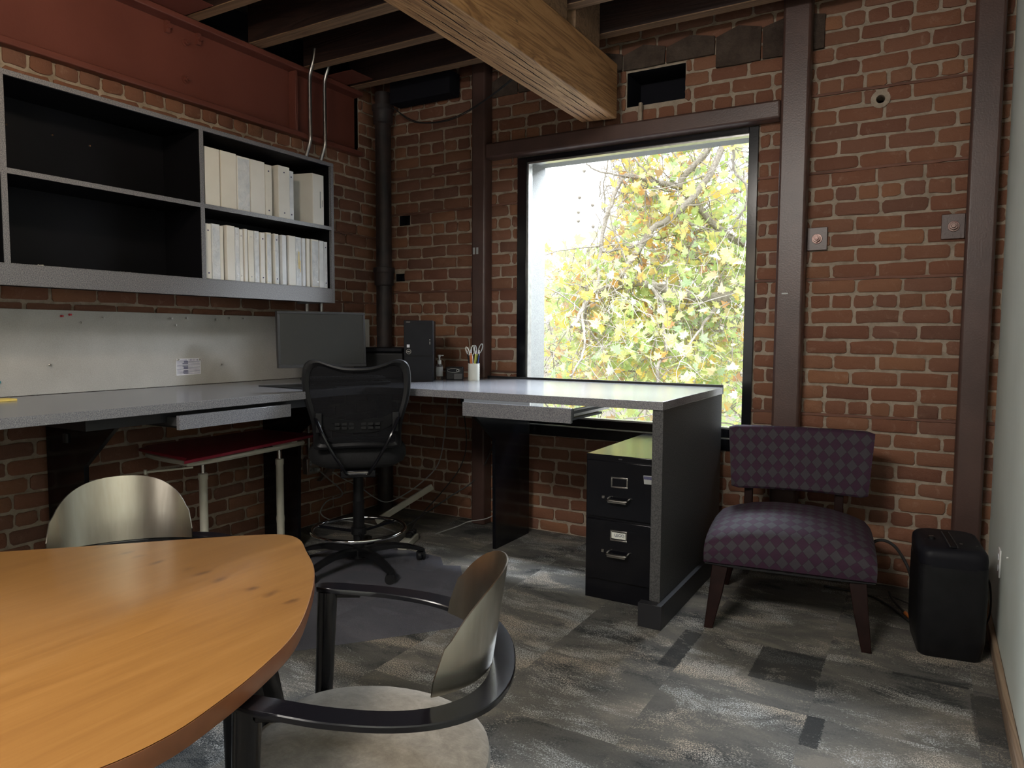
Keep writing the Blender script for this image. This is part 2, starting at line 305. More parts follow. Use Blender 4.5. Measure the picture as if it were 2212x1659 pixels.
# ------------------------------------------------------------------ mesh builder
class MB:
    def __init__(s): s.v = []; s.f = []; s.mi = []; s.uv = None; s.cur = 0
    def add(s, vs, fs):
        k = len(s.v); s.v += [Vector(p) for p in vs]; s.f += [[i+k for i in f] for f in fs]; s.mi += [s.cur]*len(fs); return s
    def box(s, x0, x1, y0, y1, z0, z1, mtx=None):
        vs = [(x, y, z) for z in (z0, z1) for y in (y0, y1) for x in (x0, x1)]
        if mtx: vs = [mtx @ Vector(p) for p in vs]
        return s.add(vs, [(0, 2, 3, 1), (4, 5, 7, 6), (0, 1, 5, 4), (2, 6, 7, 3), (0, 4, 6, 2), (1, 3, 7, 5)])
    def prism(s, pts, z0, z1, mtx=None, axis='z'):
        n = len(pts)
        def mk(p, z):
            if axis == 'z': q = (p[0], p[1], z)
            elif axis == 'x': q = (z, p[0], p[1])
            else: q = (p[0], z, p[1])
            q = Vector(q); return mtx @ q if mtx else q
        vs = [mk(p, z0) for p in pts]+[mk(p, z1) for p in pts]
        fs = [list(range(n))[::-1], list(range(n, 2*n))]+[(i, (i+1) % n, (i+1) % n+n, i+n) for i in range(n)]
        return s.add(vs, fs)
    def tube(s, pts, r, seg=10, caps=True, closed=False):
        pts = [Vector(p) for p in pts]; n = len(pts); rs = r if isinstance(r, (list, tuple)) else [r]*n
        rings = []; up = None
        for i, p in enumerate(pts):
            if closed: t = (pts[(i+1) % n]-pts[i-1]).normalized()
            else: t = (pts[min(i+1, n-1)]-pts[max(i-1, 0)]).normalized()
            if up is None:
                a = Vector((0, 0, 1)) if abs(t.z) < .9 else Vector((1, 0, 0)); up = (a-t*a.dot(t)).normalized()
            else:
                up = (up-t*up.dot(t)); up = up.normalized() if up.length > 1e-6 else t.orthogonal().normalized()
            sd = t.cross(up)
            rings.append([p+(up*math.cos(2*PI*k/seg)+sd*math.sin(2*PI*k/seg))*rs[i] for k in range(seg)])
        vs = [q for rg in rings for q in rg]; fs = []
        m_ = n if closed else n-1
        for i in range(m_):
            j = (i+1) % n
            for k in range(seg): fs.append((i*seg+k, i*seg+(k+1) % seg, j*seg+(k+1) % seg, j*seg+k))
        if caps and not closed: fs += [list(range(seg))[::-1], [(n-1)*seg+k for k in range(seg)]]
        return s.add(vs, fs)
    def cyl(s, p0, p1, r0, r1=None, seg=20): return s.tube([p0, p1], [r0, r0 if r1 is None else r1], seg)
    def lathe(s, prof, c=(0, 0, 0), seg=28, mtx=None):
        vs = []; n = len(prof)
        for (r, z) in prof:
            for k in range(seg):
                a = 2*PI*k/seg; q = Vector((c[0]+r*math.cos(a), c[1]+r*math.sin(a), c[2]+z)); vs.append(mtx @ q if mtx else q)
        fs = [(i*seg+k, i*seg+(k+1) % seg, (i+1)*seg+(k+1) % seg, (i+1)*seg+k) for i in range(n-1) for k in range(seg)]
        fs += [list(range(seg))[::-1], [(n-1)*seg+k for k in range(seg)]]
        return s.add(vs, fs)
    def loft(s, rings, closed=True, caps=True):
        seg = len(rings[0]); n = len(rings); vs = [q for r in rings for q in r]
        fs = [(i*seg+k, i*seg+(k+1) % seg, (i+1)*seg+(k+1) % seg, (i+1)*seg+k) for i in range(n-1) for k in range(seg if closed else seg-1)]
        if caps: fs += [list(range(seg))[::-1], [(n-1)*seg+k for k in range(seg)]]
        return s.add(vs, fs)

ORG = {}
def thing(name, label, cat, loc=(0, 0, 0), rotz=0, group=None, kind=None):
    o = bpy.data.objects.new(name, None); COL.objects.link(o); o.empty_display_size = .05
    o.location = loc; o.rotation_euler = (0, 0, rotz)
    tag(o, label, cat, group, kind); ORG[o.name] = Matrix.Translation(loc) @ Matrix.Rotation(rotz, 4, 'Z'); return o
def tag(o, label=None, cat=None, group=None, kind=None):
    if label: o['label'] = label
    if cat: o['category'] = cat
    if group: o['group'] = group
    if kind: o['kind'] = kind
    return o
def build(name, mb, mats, parent=None, local=False, smooth=None, bevel=0, seg=2, uvs=None, sub=0):
    """link one mesh object; mb holds world coordinates unless local=True"""
    me = bpy.data.meshes.new(name); vs = mb.v
    if parent is not None:
        W0 = ORG[parent.name]
        if not local: inv = W0.inverted(); vs = [inv @ p for p in vs]
        mw = W0
    else:
        lo = Vector((min(p.x for p in vs), min(p.y for p in vs), min(p.z for p in vs))); hi = Vector((max(p.x for p in vs), max(p.y for p in vs), max(p.z for p in vs)))
        c = Vector(((lo.x+hi.x)/2, (lo.y+hi.y)/2, lo.z)); vs = [p-c for p in vs]; mw = Matrix.Translation(c)
    me.from_pydata([tuple(p) for p in vs], [], mb.f)
    if not isinstance(mats, (list, tuple)): mats = [mats]
    for q in mats: me.materials.append(MT[q] if isinstance(q, str) else q)
    if len(mats) > 1: me.polygons.foreach_set('material_index', mb.mi)
    if uvs is not None:
        ul = me.uv_layers.new(name='UVMap')
        for lp in me.loops: ul.data[lp.index].uv = uvs[lp.vertex_index]
    bm = bmesh.new(); bm.from_mesh(me); bmesh.ops.recalc_face_normals(bm, faces=bm.faces); bm.to_mesh(me); bm.free()
    o = bpy.data.objects.new(name, me); COL.objects.link(o)
    if parent is not None: o.parent = parent
    else: o.location = mw.translation
    ORG[o.name] = mw
    if bevel:
        b = o.modifiers.new('bevel', 'BEVEL'); b.width = bevel; b.segments = seg; b.limit_method = 'ANGLE'; b.angle_limit = math.radians(35)
    if sub:
        q = o.modifiers.new('sub', 'SUBSURF'); q.levels = sub; q.render_levels = sub
    if smooth is None: smooth = True
    if smooth:
        me.polygons.foreach_set('use_smooth', [True]*len(me.polygons))
        try: me.set_sharp_from_angle(angle=math.radians(38))
        except Exception: pass
    me.update(); return o
def copytree(o, loc=None, rotz=None):
    c = o.copy(); COL.objects.link(c)
    for ch in [x for x in bpy.data.objects if x.parent == o]:
        d = ch.copy(); COL.objects.link(d); d.parent = c
        for g2 in [x for x in bpy.data.objects if x.parent == ch]:
            e = g2.copy(); COL.objects.link(e); e.parent = d
    if loc is not None: c.location = loc
    if rotz is not None: c.rotation_euler = (0, 0, rotz)
    return c
def text(name, s, size, mtx, material, parent, ext=.0006, bold=False):
    cu = bpy.data.curves.new(name, 'FONT'); cu.body = s; cu.size = size; cu.extrude = ext; cu.align_x = 'CENTER'; cu.align_y = 'CENTER'; cu.resolution_u = 3
    if bold: cu.offset = size*.03
    t = bpy.data.objects.new(name+'_c', cu); COL.objects.link(t)
    bpy.context.view_layer.update()
    me = bpy.data.meshes.new_from_object(t); bpy.data.objects.remove(t)
    me.materials.clear(); me.materials.append(MT[material])
    inv = ORG[parent.name].inverted(); me.transform(inv @ mtx)
    o = bpy.data.objects.new(name, me); COL.objects.link(o); o.parent = parent; ORG[o.name] = ORG[parent.name]; return o
def frame(o, x, y):  # matrix with given origin, x and y axes
    x = Vector(x).normalized(); y = Vector(y).normalized(); z = x.cross(y)
    return Matrix(((x.x, y.x, z.x, o[0]), (x.y, y.y, z.y, o[1]), (x.z, y.z, z.z, o[2]), (0, 0, 0, 1)))
def smoothpath(pts, n=6, closed=False):
    pts = [Vector(p) for p in pts]; out = []; L_ = len(pts)
    rng = range(L_ if closed else L_-1)
    for i in rng:
        if closed: p0, p1, p2, p3 = pts[i-1], pts[i], pts[(i+1) % L_], pts[(i+2) % L_]
        else: p0, p1, p2, p3 = pts[max(i-1, 0)], pts[i], pts[i+1], pts[min(i+2, L_-1)]
        for k in range(n):
            t = k/n
            out.append(.5*((2*p1)+(p2-p0)*t+(2*p0-5*p1+4*p2-p3)*t*t+(3*p1-p0-3*p2+p3)*t**3))
    if not closed: out.append(pts[-1])
    return out

# ================================================================== SETTING
XR = 3.862; YF = -8.2; ZC = 3.265
mb = MB(); mb.box(-.3, XR+.3, YF-.1, .3, -.08, 0); tag(build('floor', mb, 'carpet', smooth=False), kind='structure')

# ---- brick walls: real bricks set in a mortar bed
def brick_wall(name, u0, u1, z0, z1, place, holes, headers, strips, rnd, ustart=0.0):
    """place(u, z, d) maps wall coordinates to the world, d = distance out of the wall face"""
    R = random.Random(rnd); mb = MB(); C = .08; z_ref = .919
    us = sorted({u0, u1} | {h[0] for h in holes} | {h[1] for h in holes}); us = [u for u in us if u0 <= u <= u1]
    zs = sorted({z0, z1} | {h[2] for h in holes} | {h[3] for h in holes}); zs = [z for z in zs if z0 <= z <= z1]
    mb.cur = 1
    D = -.007
    def face(u, z):
        return place(u, z, D)
    for i in range(len(us)-1):
        for j in range(len(zs)-1):
            cu, cz = (us[i]+us[i+1])/2, (zs[j]+zs[j+1])/2
            if any(h[0] < cu < h[1] and h[2] < cz < h[3] for h in holes): continue
            mb.add([face(us[i], zs[j]), face(us[i+1], zs[j]), face(us[i+1], zs[j+1]), face(us[i], zs[j+1])], [(0, 1, 2, 3)])
    for h in holes:
        dp = h[4]
        if dp <= 0: continue
        mb.cur = 2 if len(h) > 5 else 1
        q = [(h[0], h[2]), (h[1], h[2]), (h[1], h[3]), (h[0], h[3])]
        a = [place(u, z, D) for u, z in q]; b = [place(u, z, -dp) for u, z in q]
        mb.add(a+b, [(0, 1, 5, 4), (1, 2, 6, 5), (2, 3, 7, 6), (3, 0, 4, 7), (4, 5, 6, 7)])
    def brick(a, b, zb, zt, kind=0):
        if b-a < .022: return
        # clip against holes
        for h in holes:
            if h[2]+.012 < zt and zb < h[3]-.012 and h[0] < b and a < h[1]:
                if a < h[0] and b > h[1]:
                    brick(a, h[0]-R.uniform(0, .008), zb, zt); brick(h[1]+R.uniform(0, .008), b, zb, zt); return
                if a < h[0]: brick(a, h[0]-R.uniform(0, .01), zb, zt); return
                if b > h[1]: brick(h[1]+R.uniform(0, .01), b, zb, zt); return
                return
        w, hh = b-a, zt-zb; j = lambda s=.0028: R.uniform(-s, s)
        rc = min(.009, w*.25)*R.uniform(.5, 1.4)
        tilt = j(.0025)
        base_ = [(a, zb+rc), (a, (zb+zt)/2), (a, zt-rc), (a+rc, zt), (a+w*.35, zt), (a+w*.68, zt), (b-rc, zt), (b, zt-rc), (b, (zb+zt)/2), (b, zb+rc), (b-rc, zb), (a+w*.66, zb), (a+w*.33, zb), (a+rc, zb)]
        pts = [(u+j(), z+j()+tilt*((u-a)/w-.5)*2) for u, z in base_]
        cu, cz = (a+b)/2, (zb+zt)/2
        out = R.uniform(-.003, .004); ins = .006
        r1 = [place(u, z, D-.004) for u, z in pts]
        r2 = [place(u, z, out-.002) for u, z in pts]
        r3 = [place(cu+(u-cu)*(1-ins*2/w), cz+(z-cz)*(1-ins*2/hh), out+R.uniform(.0005, .003)) for u, z in pts]
        n = len(pts); vs = r1+r2+r3
        fs = [(i, (i+1) % n, (i+1) % n+n, i+n) for i in range(n)]+[(i+n, (i+1) % n+n, (i+1) % n+2*n, i+2*n) for i in range(n)]
        vs.append(place(cu, cz, out+.002)); c_ = len(vs)-1
        fs += [(i+2*n, (i+1) % n+2*n, c_) for i in range(n)]
        mb.cur = 0; mb.add(vs, fs)
    n0 = int(math.floor((z0-z_ref)/C))-1; n1 = int(math.ceil((z1-z_ref)/C))+1
    for n in range(n0, n1):
        zc = z_ref+n*C; zb, zt = zc-C/2+.0072, zc+C/2-.0072
        zb = max(zb, z0); zt = min(zt, z1)
        if zt-zb < .02: continue
        hd = n in headers; L_ = .1085 if hd else .217
        u = u0-((n*.1085+ustart) % .217)-R.uniform(0, .03)
        while u < u1:
            g = R.uniform(.011, .018); l2 = L_+R.uniform(-.006, .006)
            a, b = max(u, u0), min(u+l2-g, u1); u += l2
            if b > a: brick(a, b, zb+R.uniform(-.002, .002), zt+R.uniform(-.002, .002))
    mb.cur = 3
    for (z, ua, ub) in strips:
        pts = []; k = 14
        for i in range(k+1):
            uu = ua+(ub-ua)*i/k; pts.append((uu, z+R.uniform(-.003, .003)))
        for i in range(k):
            (a, za), (b, zb) = pts[i], pts[i+1]
            if any(h[0]-.01 < (a+b)/2 < h[1]+.01 and h[2] < z < h[3] for h in holes): continue
            vs = [place(a, za-.007, .004), place(b, zb-.007, .004), place(b, zb+.006, .003), place(a, za+.006, .003), place(a, za-.007, -.02), place(b, zb-.007, -.02), place(b, zb+.006, -.02), place(a, za+.006, -.02)]
            mb.add(vs, [(0, 1, 2, 3), (0, 4, 5, 1), (3, 2, 6, 7), (0, 3, 7, 4), (1, 5, 6, 2)])
    o = build(name, mb, ['brick', 'mortar', 'void', 'strip'], smooth=True); o['kind'] = 'structure'; return o

WIN = (1.20, 2.72, .64, 2.44)
holes = [(*WIN, 0), (1.945, 2.30, 2.66, 2.86, .24, 1), (.205, .30, 2.08, 2.15, .09, 1), (.17, .25, 1.68, 1.735, .08, 1), (3.285, 3.335, 2.47, 2.525, .12, 1)]
wb = brick_wall('wall_back', -.02, XR+.02, 0, 3.26, lambda u, z, d: Vector((u, -d, z)), holes, {0, 7, 14, 21, 25, -7, 28},
    [(.879, 2.72, XR), (1.599, 0, 1.2), (1.599, 2.72, XR), (2.159, 0, 1.2), (2.159, 2.72, XR), (2.559, 2.9, XR), (2.42, 0, 1.2), (1.05, 0, 1.2)], 5)
wl = brick_wall('wall_left', YF, .02, 0, 3.26, lambda u, z, d: Vector((d, u, z)), [(-.40, -.30, 1.30, 1.36, .05, 1), (YF-.01, -.195, 2.548, 3.30, 0)], {20, 8, 1, -6, 15, 27},
    [(1.52, -1.0, 0), (2.0, -.8, 0)], 9, .05)
# solid masonry behind the faces, with the window opening left free
mb = MB()
for (x0, x1, z0, z1) in ((-.3, 1.20, 0, 3.3), (2.78, XR+.3, 0, 3.3), (1.20, 2.78, 0, .60), (1.20, 2.78, 2.47, 3.3)):
    # keep clear of the pockets in the wall face
    mb.box(x0, x1, .26, .34, z0, z1)
mb.box(1.20, 1.27, .055, .25, .60, 2.47); mb.box(2.70, 2.78, .055, .25, .60, 2.47); mb.box(1.27, 2.70, .055, .25, 2.425, 2.47); mb.box(1.27, 2.70, .055, .25, .60, .70)
tag(build('trim_1', mb, 'stucco', smooth=False), kind='structure')
mb = MB(); mb.box(-.30, -.16, YF, .26, 0, 3.3); tag(build('trim_4', mb, 'void', smooth=False), kind='structure')
mb = MB(); mb.box(XR, XR+.12, YF, .25, 0, 3.3); tag(build('wall_right', mb, 'paintwall', smooth=False), kind='structure')
mb = MB(); mb.box(-.3, XR+.3, YF-.15, YF, 0, 3.3); tag(build('wall_front', mb, 'farwall', smooth=False), kind='structure')
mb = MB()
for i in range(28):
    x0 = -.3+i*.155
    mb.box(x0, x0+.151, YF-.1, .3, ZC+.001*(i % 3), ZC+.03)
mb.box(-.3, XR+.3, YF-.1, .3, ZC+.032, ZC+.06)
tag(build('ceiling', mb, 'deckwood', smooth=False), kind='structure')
mb = MB(); mb.box(XR-.022, XR-.001, YF, -.02, 0, .062)
tag(build('baseboard_right', mb, 'basewood', bevel=.004), kind='structure')

# round rim of cement in the round hole
mb = MB(); k = 20; c0 = (3.31, 2.497)
for r0, r1, d0, d1 in ((.021, .045, .002, .004), (.021, .0205, .002, -.1)):
    vs = []
    for i in range(k):
        a = 2*PI*i/k; vs += [(c0[0]+r0*math.cos(a), -d0, c0[1]+r0*math.sin(a)), (c0[0]+r1*math.cos(a), -d1, c0[1]+r1*math.sin(a))]
    mb.add(vs, [(2*i, 2*i+1, (2*i+3) % (2*k), (2*i+2) % (2*k)) for i in range(k)])
tag(build('trim_2', mb, 'mortar'), kind='structure')

# ---- window
w = thing('window_1', None, None, (1.96, 0, .64), kind='structure')
mb = MB()
mb.box(1.20, 1.268, -.012, .055, .64, 2.445); mb.box(2.668, 2.72, -.012, .055, .64, 2.445)
mb.box(1.268, 2.668, -.012, .055, 2.412, 2.445); mb.box(1.268, 2.668, -.012, .055, .64, .706); mb.box(1.268, 2.668, -.004, .055, .712, .762)
build('window_frame', mb, 'blackmetal', w, bevel=.002)
mb = MB(); mb.box(1.268, 1.278, .0, .05, .762, 2.412); mb.box(1.278, 2.668, .0, .05, 2.402, 2.412); mb.box(1.278, 2.668, .0, .05, .762, .772); mb.box(1.20, 2.72, -.014, .0, .7055, .7115)
build('metal_stop', mb, 'galv', w)
mb = MB(); mb.box(1.27, 2.668, .040, .046, .765, 2.41); build('pane', mb, 'glass', w, smooth=False)

# ---- outlet on the right wall
t = thing('wall_outlet', 'white duplex outlet plate low on the pale right wall', 'outlet', (XR, -.62, .31))
mb = MB(); mb.box(XR-.007, XR, -.655, -.585, .31, .425); build('cover_plate', mb, 'white', t, bevel=.003)
mb = MB()
for z in (.345, .39): mb.prism([(-.62+.017*math.cos(a), z+.014*math.sin(a)) for a in [2*PI*i/14 for i in range(14)]], XR-.0095, XR-.006, axis='x')
build('socket', mb, 'paper', t)
for (y, z, lab) in ((-2.05, 1.78, 'highest'), (-.93, .47, 'lowest'), (-1.9, .9, 'middle')):
    mb = MB(); mb.cyl((XR-.007, y, z), (XR-.0005, y, z+.001), .004, .002, 8)
    tag(build('wall_nail', mb, 'white'), lab+' of the three small white nail heads on the pale right wall', 'nail', 'nail heads in the right wall')

# ================================================================== STEEL AND TIMBER
def column(x0, x1, label, ytop=3.25, z0=0):
    mb = MB(); d0 = -.10
    mb.box(x0, x1, d0, -.001, z0, ytop)
    o = build('steel_column', mb, 'brownsteel', bevel=.014, seg=3); tag(o, label, 'column', 'oxide brown steel columns on the window wall'); return o
column(.897, 1.003, 'brown steel column left of the window, standing behind the desk')
column(2.845, 2.985, 'brown steel column just right of the window, behind the purple chair')
column(3.70, 3.822, 'brown steel column in the right corner by the pale wall')
mb = MB(); mb.box(1.004, 2.844, -.098, -.004, 2.448, 2.545); tag(build('steel_lintel', mb, 'brownsteel', bevel=.012, seg=3), 'brown steel lintel tube running above the window between two columns', 'beam')
for (x0, x1, zc, xb, lab) in ((2.986, 3.085, 1.812, 3.035, 'square brown anchor plate with a bolt, against the column right of the window'), (3.60, 3.699, 1.835, 3.652, 'square brown anchor plate with a shiny bolt, against the corner column')):
    t = thing('anchor_plate', lab, 'plate', (xb, 0, zc-.06), group='anchor plates bolted to the bricks')
    mb = MB(); mb.box(x0, x1, -.016, -.001, zc-.06, zc+.06); build('plate', mb, 'brownsteel', t, bevel=.002)
    mb = MB(); mb.cyl((xb, -.016, zc), (xb, -.022, zc), .026, .026); mb.cyl((xb, -.022, zc), (xb, -.036, zc), .019, .019, 6); mb.cyl((xb, -.036, zc), (xb, -.045, zc), .011, .010, 12)
    build('bolt', mb, 'boltsteel', t, bevel=.001)
for (x, z, lab) in ((.78, 1.62, 'dark clip bolted left of the left steel column'),):
    mb = MB(); mb.box(.862, .896, -.05, -.002, 1.62, 1.72); tag(build('steel_clip', mb, 'brownsteel', bevel=.002), 'small brown steel clip on the left edge of the left column', 'clip')
# staples of pale tape on columns
for (x, lab) in ((.912, 'left'), (.938, 'right')):
    mb = MB(); mb.box(x, x+.016, -.1012, -.1, 1.83, 1.874); tag(build('tape_scrap', mb, 'greyplastic'), lab+' of two upright scraps of pale tape on the left steel column', 'tape', 'tape scraps on the left column')
mb = MB(); mb.box(2.88, 2.91, -.1012, -.1, 1.52, 1.527); tag(build('tape_scrap', mb, 'greyplastic'), 'short pale tape scrap on the column right of the window', 'tape')

# big red I-beam along the left wall
t = thing('red_steel_beam', 'large red painted steel I-beam running above the bookshelf', 'beam', (-.03, -3, 2.549))
BY1 = -.20
mb = MB(); mb.box(-.045, -.030, YF+.02, BY1, 2.58, 2.97); mb.box(-.14, .052, YF+.02, BY1, 2.549, 2.583); mb.box(-.14, .052, YF+.02, BY1, 2.962, 2.997)
build('i_beam', mb, 'redsteel', t, bevel=.006, seg=3)
mb = MB()
mb.box(-.03, .03, -.81, -.79, 2.584, 2.961)
build('stiffener', mb, 'redsteel', t, bevel=.002)
for (y, z) in ((-1.545, 2.89), (-1.55, 2.69)):
    mb = MB(); mb.cyl((-.03, y, z), (-.025, y, z), .024); mb.cyl((-.025, y, z), (-.01, y, z), .016, .016, 6); mb.cyl((-.01, y, z), (.002, y, z), .009); build('bolt', mb, 'redsteel', t)
for y in (-1.66, -1.47):
    mb = MB(); mb.box(-.03, -.012, y-.012, y+.012, 2.90, 2.962); mb.cyl((-.012, y, 2.93), (.006, y, 2.93), .013, .011, 6); build('beam_clamp', mb, 'redsteel', t)
for y in (-1.80, -.56):
    mb = MB(); mb.box(-.05, .28, y, y+.20, 2.9975, 2.9995); build('top_plate', mb, 'redsteel', t)

# timber
mb = MB(); 
prof = [(1.70, 2.58), (1.925, 2.572), (1.925, 2.885), (1.70, 2.885)]
mb.prism([(p[0], p[1]) for p in prof], -.10, -7.9, axis='y')
o = build('timber_beam', mb, 'beamwood', bevel=.006, seg=2); tag(o, 'big sawn timber beam running toward the window under the joists', 'beam')
# checks (long cracks) along the underside, their own dark grooves
mb = MB(); R = random.Random(3)
for x in (1.745, 1.79, 1.842, 1.88):
    y = -.12
    while y > -4.2:
        L_ = R.uniform(.25, .7); k = 8
        for i in range(k):
            ya, yb = y-L_*i/k, y-L_*(i+1)/k; wv = .0022*math.sin(PI*(i+.5)/k)+.0006
            xa = x+R.uniform(-.002, .002); zz = 2.58-.008*(xa-1.70)/.225-.0008
            mb.add([(xa-wv, ya, zz), (xa+wv, ya, zz), (xa+wv, yb, zz), (xa-wv, yb, zz)], [(0, 1, 2, 3)])
        y -= L_+R.uniform(.0, .12)
tag(build('timber_crack', mb, 'void', smooth=False, parent=None), 'dark drying cracks along the underside of the big timber beam', 'crack', kind='stuff')
jl = [(-.24, .05, 'nearest the brick window wall'), (-.665, .05, 'second out from the window wall'), (-1.085, .075, 'third out from the window wall'), (-1.51, .05, 'fourth out from the window wall'), (-1.93, .05, 'fifth out from the window wall'), (-2.35, .05, 'sixth out from the window wall')]
for (y, wd, lab) in jl:  # six joists either side of the beam
    for side, (x0, x1) in (('left', (.03, 1.80)), ('right', (1.82, XR-.01))):
        yy = y-(.04 if side == 'left' else 0)
        t = thing('ceiling_joist', 'ceiling joist %s of the timber beam, %s' % (side, lab), 'joist', ((x0+x1)/2, yy, 3.0), group='timber joists under the ceiling boards')
        z0 = 3.0
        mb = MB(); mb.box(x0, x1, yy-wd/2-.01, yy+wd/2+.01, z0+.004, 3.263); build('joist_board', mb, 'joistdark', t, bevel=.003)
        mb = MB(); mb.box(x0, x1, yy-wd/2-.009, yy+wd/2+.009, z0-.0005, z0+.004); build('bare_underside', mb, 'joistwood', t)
# blocking between joists over the beam
for i, (y0, y1) in enumerate(((-.62, -.30), (-1.03, -.72), (-1.45, -1.15))):
    mb = MB(); mb.box(1.845, 1.895, y0, y1, 2.892, 3.2); o = build('blocking', mb, 'joistwood', bevel=.002)
    tag(o, ['short wooden block on the timber beam beside the first gap between joists', 'short wooden block on the timber beam at the second gap between joists', 'short wooden block on the timber beam at the third gap between joists'][i], 'block', 'wooden blocks between the joists')
mb = MB(); mb.box(.28, .62, -1.78, -1.70, 3.01, 3.06); tag(build('scrap_board', mb, 'joistwood', bevel=.003), 'pale scrap board lodged between joists near the red beam', 'board')
mb = MB(); mb.box(.24, .75, -.14, -.02, 2.90, 3.05); tag(build('bearing_timber', mb, 'void', bevel=.003), 'blackened timber block near the ceiling in the left corner', 'timber')
# ragged stonework at the wall top above the window
mb = MB(); R = random.Random(8)
x = 1.0
while x < 2.83:
    l = R.uniform(.16, .34)
    if not (x+l > .88 and x < .9):
        zt = 2.89+R.uniform(-.01, .0); zb = 2.865+R.uniform(-.01, .01) if x < 2.3 else 2.80+R.uniform(-.01, .01)
        cx, cz = x+l/2, (zb+3.0)/2
        pts = [(x+.006, zb), (x+l*.5, zb+R.uniform(-.006, .006)), (x+l-.006, zb), (x+l-.004, 2.97), (x+l*.5, 3.0), (x+.004, 2.96)]
        f = [(u, -.014+R.uniform(-.004, .004), z) for u, z in pts]; b = [(u, .0, z) for u, z in pts]
        mb.add(f+b, [tuple(range(6))]+[(i, (i+1) % 6, (i+1) % 6+6, i+6) for i in range(6)])
    x += l
tag(build('trim_3', mb, 'stonemortar', smooth=False), kind='structure')
mb = MB(); mb.box(2.03, 2.052, -.03, -.004, 2.548, 2.67); tag(build('pipe_stub', mb, 'mortar', bevel=.008, seg=3), 'short pale cement stub sticking up behind the lintel right of the beam', 'stub')
mb = MB(); mb.add([(1.95, .02, 2.68), (2.02, .12, 2.68), (2.02, .12, 2.84), (1.95, .02, 2.84), (1.94, .05, 2.68), (2.01, .15, 2.68), (2.01, .15, 2.84), (1.94, .05, 2.84)], [(0, 1, 2, 3), (4, 5, 6, 7), (0, 1, 5, 4), (3, 2, 6, 7), (0, 3, 7, 4), (1, 2, 6, 5)])

# iron drain pipe in the corner
t = thing('drain_pipe', 'black cast iron drain pipe rising in the left corner', 'pipe', (.145, -.1, 0))
mb = MB(); mb.cyl((.145, -.1, 0), (.145, -.1, 3.0), .056, .056, 24); build('pipe', mb, 'blackpipe', t)
for z in (1.74, 2.88):
    mb = MB(); mb.lathe([(.057, z-.10), (.068, z-.09), (.07, z-.01), (.078, z), (.078, z+.03), (.06, z+.035)], (.145, -.1, 0)); build('hub_collar', mb, 'blackpipe', t)
# conduits
def conduit(y, x, lab, zb):
    p = smoothpath([(.13, y, 3.10), (.115, y, 3.03), (.09, y, 2.97), (.08, y, 2.90), (.08, y, 2.60), (.078, y, 2.54), (.060, y, 2.49), (.035, y, 2.43), (.026, y, 2.37)], 5)
    mb = MB(); mb.tube(p, .0125, 12); mb.tube([(.026, y, 2.37), (.026, y, zb)], .0125, 12)
    tag(build('conduit', mb, 'galv'), lab, 'conduit', 'bent metal conduits beside the bookshelf')
conduit(-.735, 0, 'left bent metal conduit passing in front of the red beam', 1.406)
conduit(-.605, 0, 'right bent metal conduit passing in front of the red beam, nearer the corner', 1.406)

# loose cable under the ceiling
mb = MB(); mb.tube(smoothpath([(1.45, -.28, 2.93), (1.1, -.2, 2.80), (.75, -.12, 2.735), (.45, -.1, 2.76), (.25, -.12, 2.88)], 6), .004, 6); mb.tube(smoothpath([(1.46, -.28, 2.92), (1.12, -.22, 2.79), (.77, -.14, 2.72), (.45, -.13, 2.75), (.27, -.12, 2.87)], 6), .003, 6)
tag(build('hanging_cable', mb, 'wire'), 'thin dark cables drooping under the ceiling above the corner', 'cable')

# ================================================================== WALL SHELF, BOARD
t = thing('wall_bookshelf', 'wall-mounted bookshelf with grey speckled edges and black inside', 'shelf', (.19, -2.2, 1.487))
X0, X1 = .042, .35; YR = -.812; YL = -5.1; zt, zb = 2.343, 1.487
cols = [YR, -1.745, -2.655, -3.6, YL]
mb = MB(); mb.box(X0, X1, YL, YR, zt-.022, zt); mb.box(X0, X1, YR-.022, YR, zb, zt-.022); mb.box(X0, X1, YL, YL+.022, zb, zt-.022)
build('outer_case', mb, 'laminate', t, bevel=.0012)
mb = MB(); mb.box(X0+.012, X1-.004, YL+.022, YR-.022, 1.555, 1.577); mb.box(X1-.02, X1, YL+.022, YR-.022, zb, 1.572); mb.box(X0, X1-.02, YL+.022, YR-.022, zb+.02, zb+.03)
build('bottom_fascia', mb, 'laminate', t, bevel=.0012)
mb = MB(); mb.box(X0, X0+.012, YL+.022, YR-.022, 1.5, zt-.022)
mb.box(X0+.012, X1-.02, YR-.0235, YR-.022, 1.577, zt-.022); mb.box(X0+.012, X1-.008, YL+.022, YR-.0235, zt-.0235, zt-.022)
build('back_panel', mb, 'shelfblack', t)
for y in cols[1:-1]:
    mb = MB(); mb.box(X0+.012, X1-.004, y-.011, y+.011, 1.577, zt-.0235); build('divider_core', mb, 'shelfblack', t)
    mb = MB(); mb.box(X1-.004, X1, y-.0115, y+.0115, 1.572, zt-.022); build('divider_edge', mb, 'laminate', t)
for a, b in zip(cols[:-1], cols[1:]):
    a2 = a-(.0235 if a == YR else .0115); b2 = b+(.022 if b == YL else .0115)
    mb = MB(); mb.box(X0+.012, X1-.004, b2, a2, 1.935, 1.955); build('shelf_board', mb, 'shelfblack', t)
    mb = MB(); mb.box(X1-.004, X1, b2, a2, 1.934, 1.956); build('shelf_edge', mb, 'laminate', t)
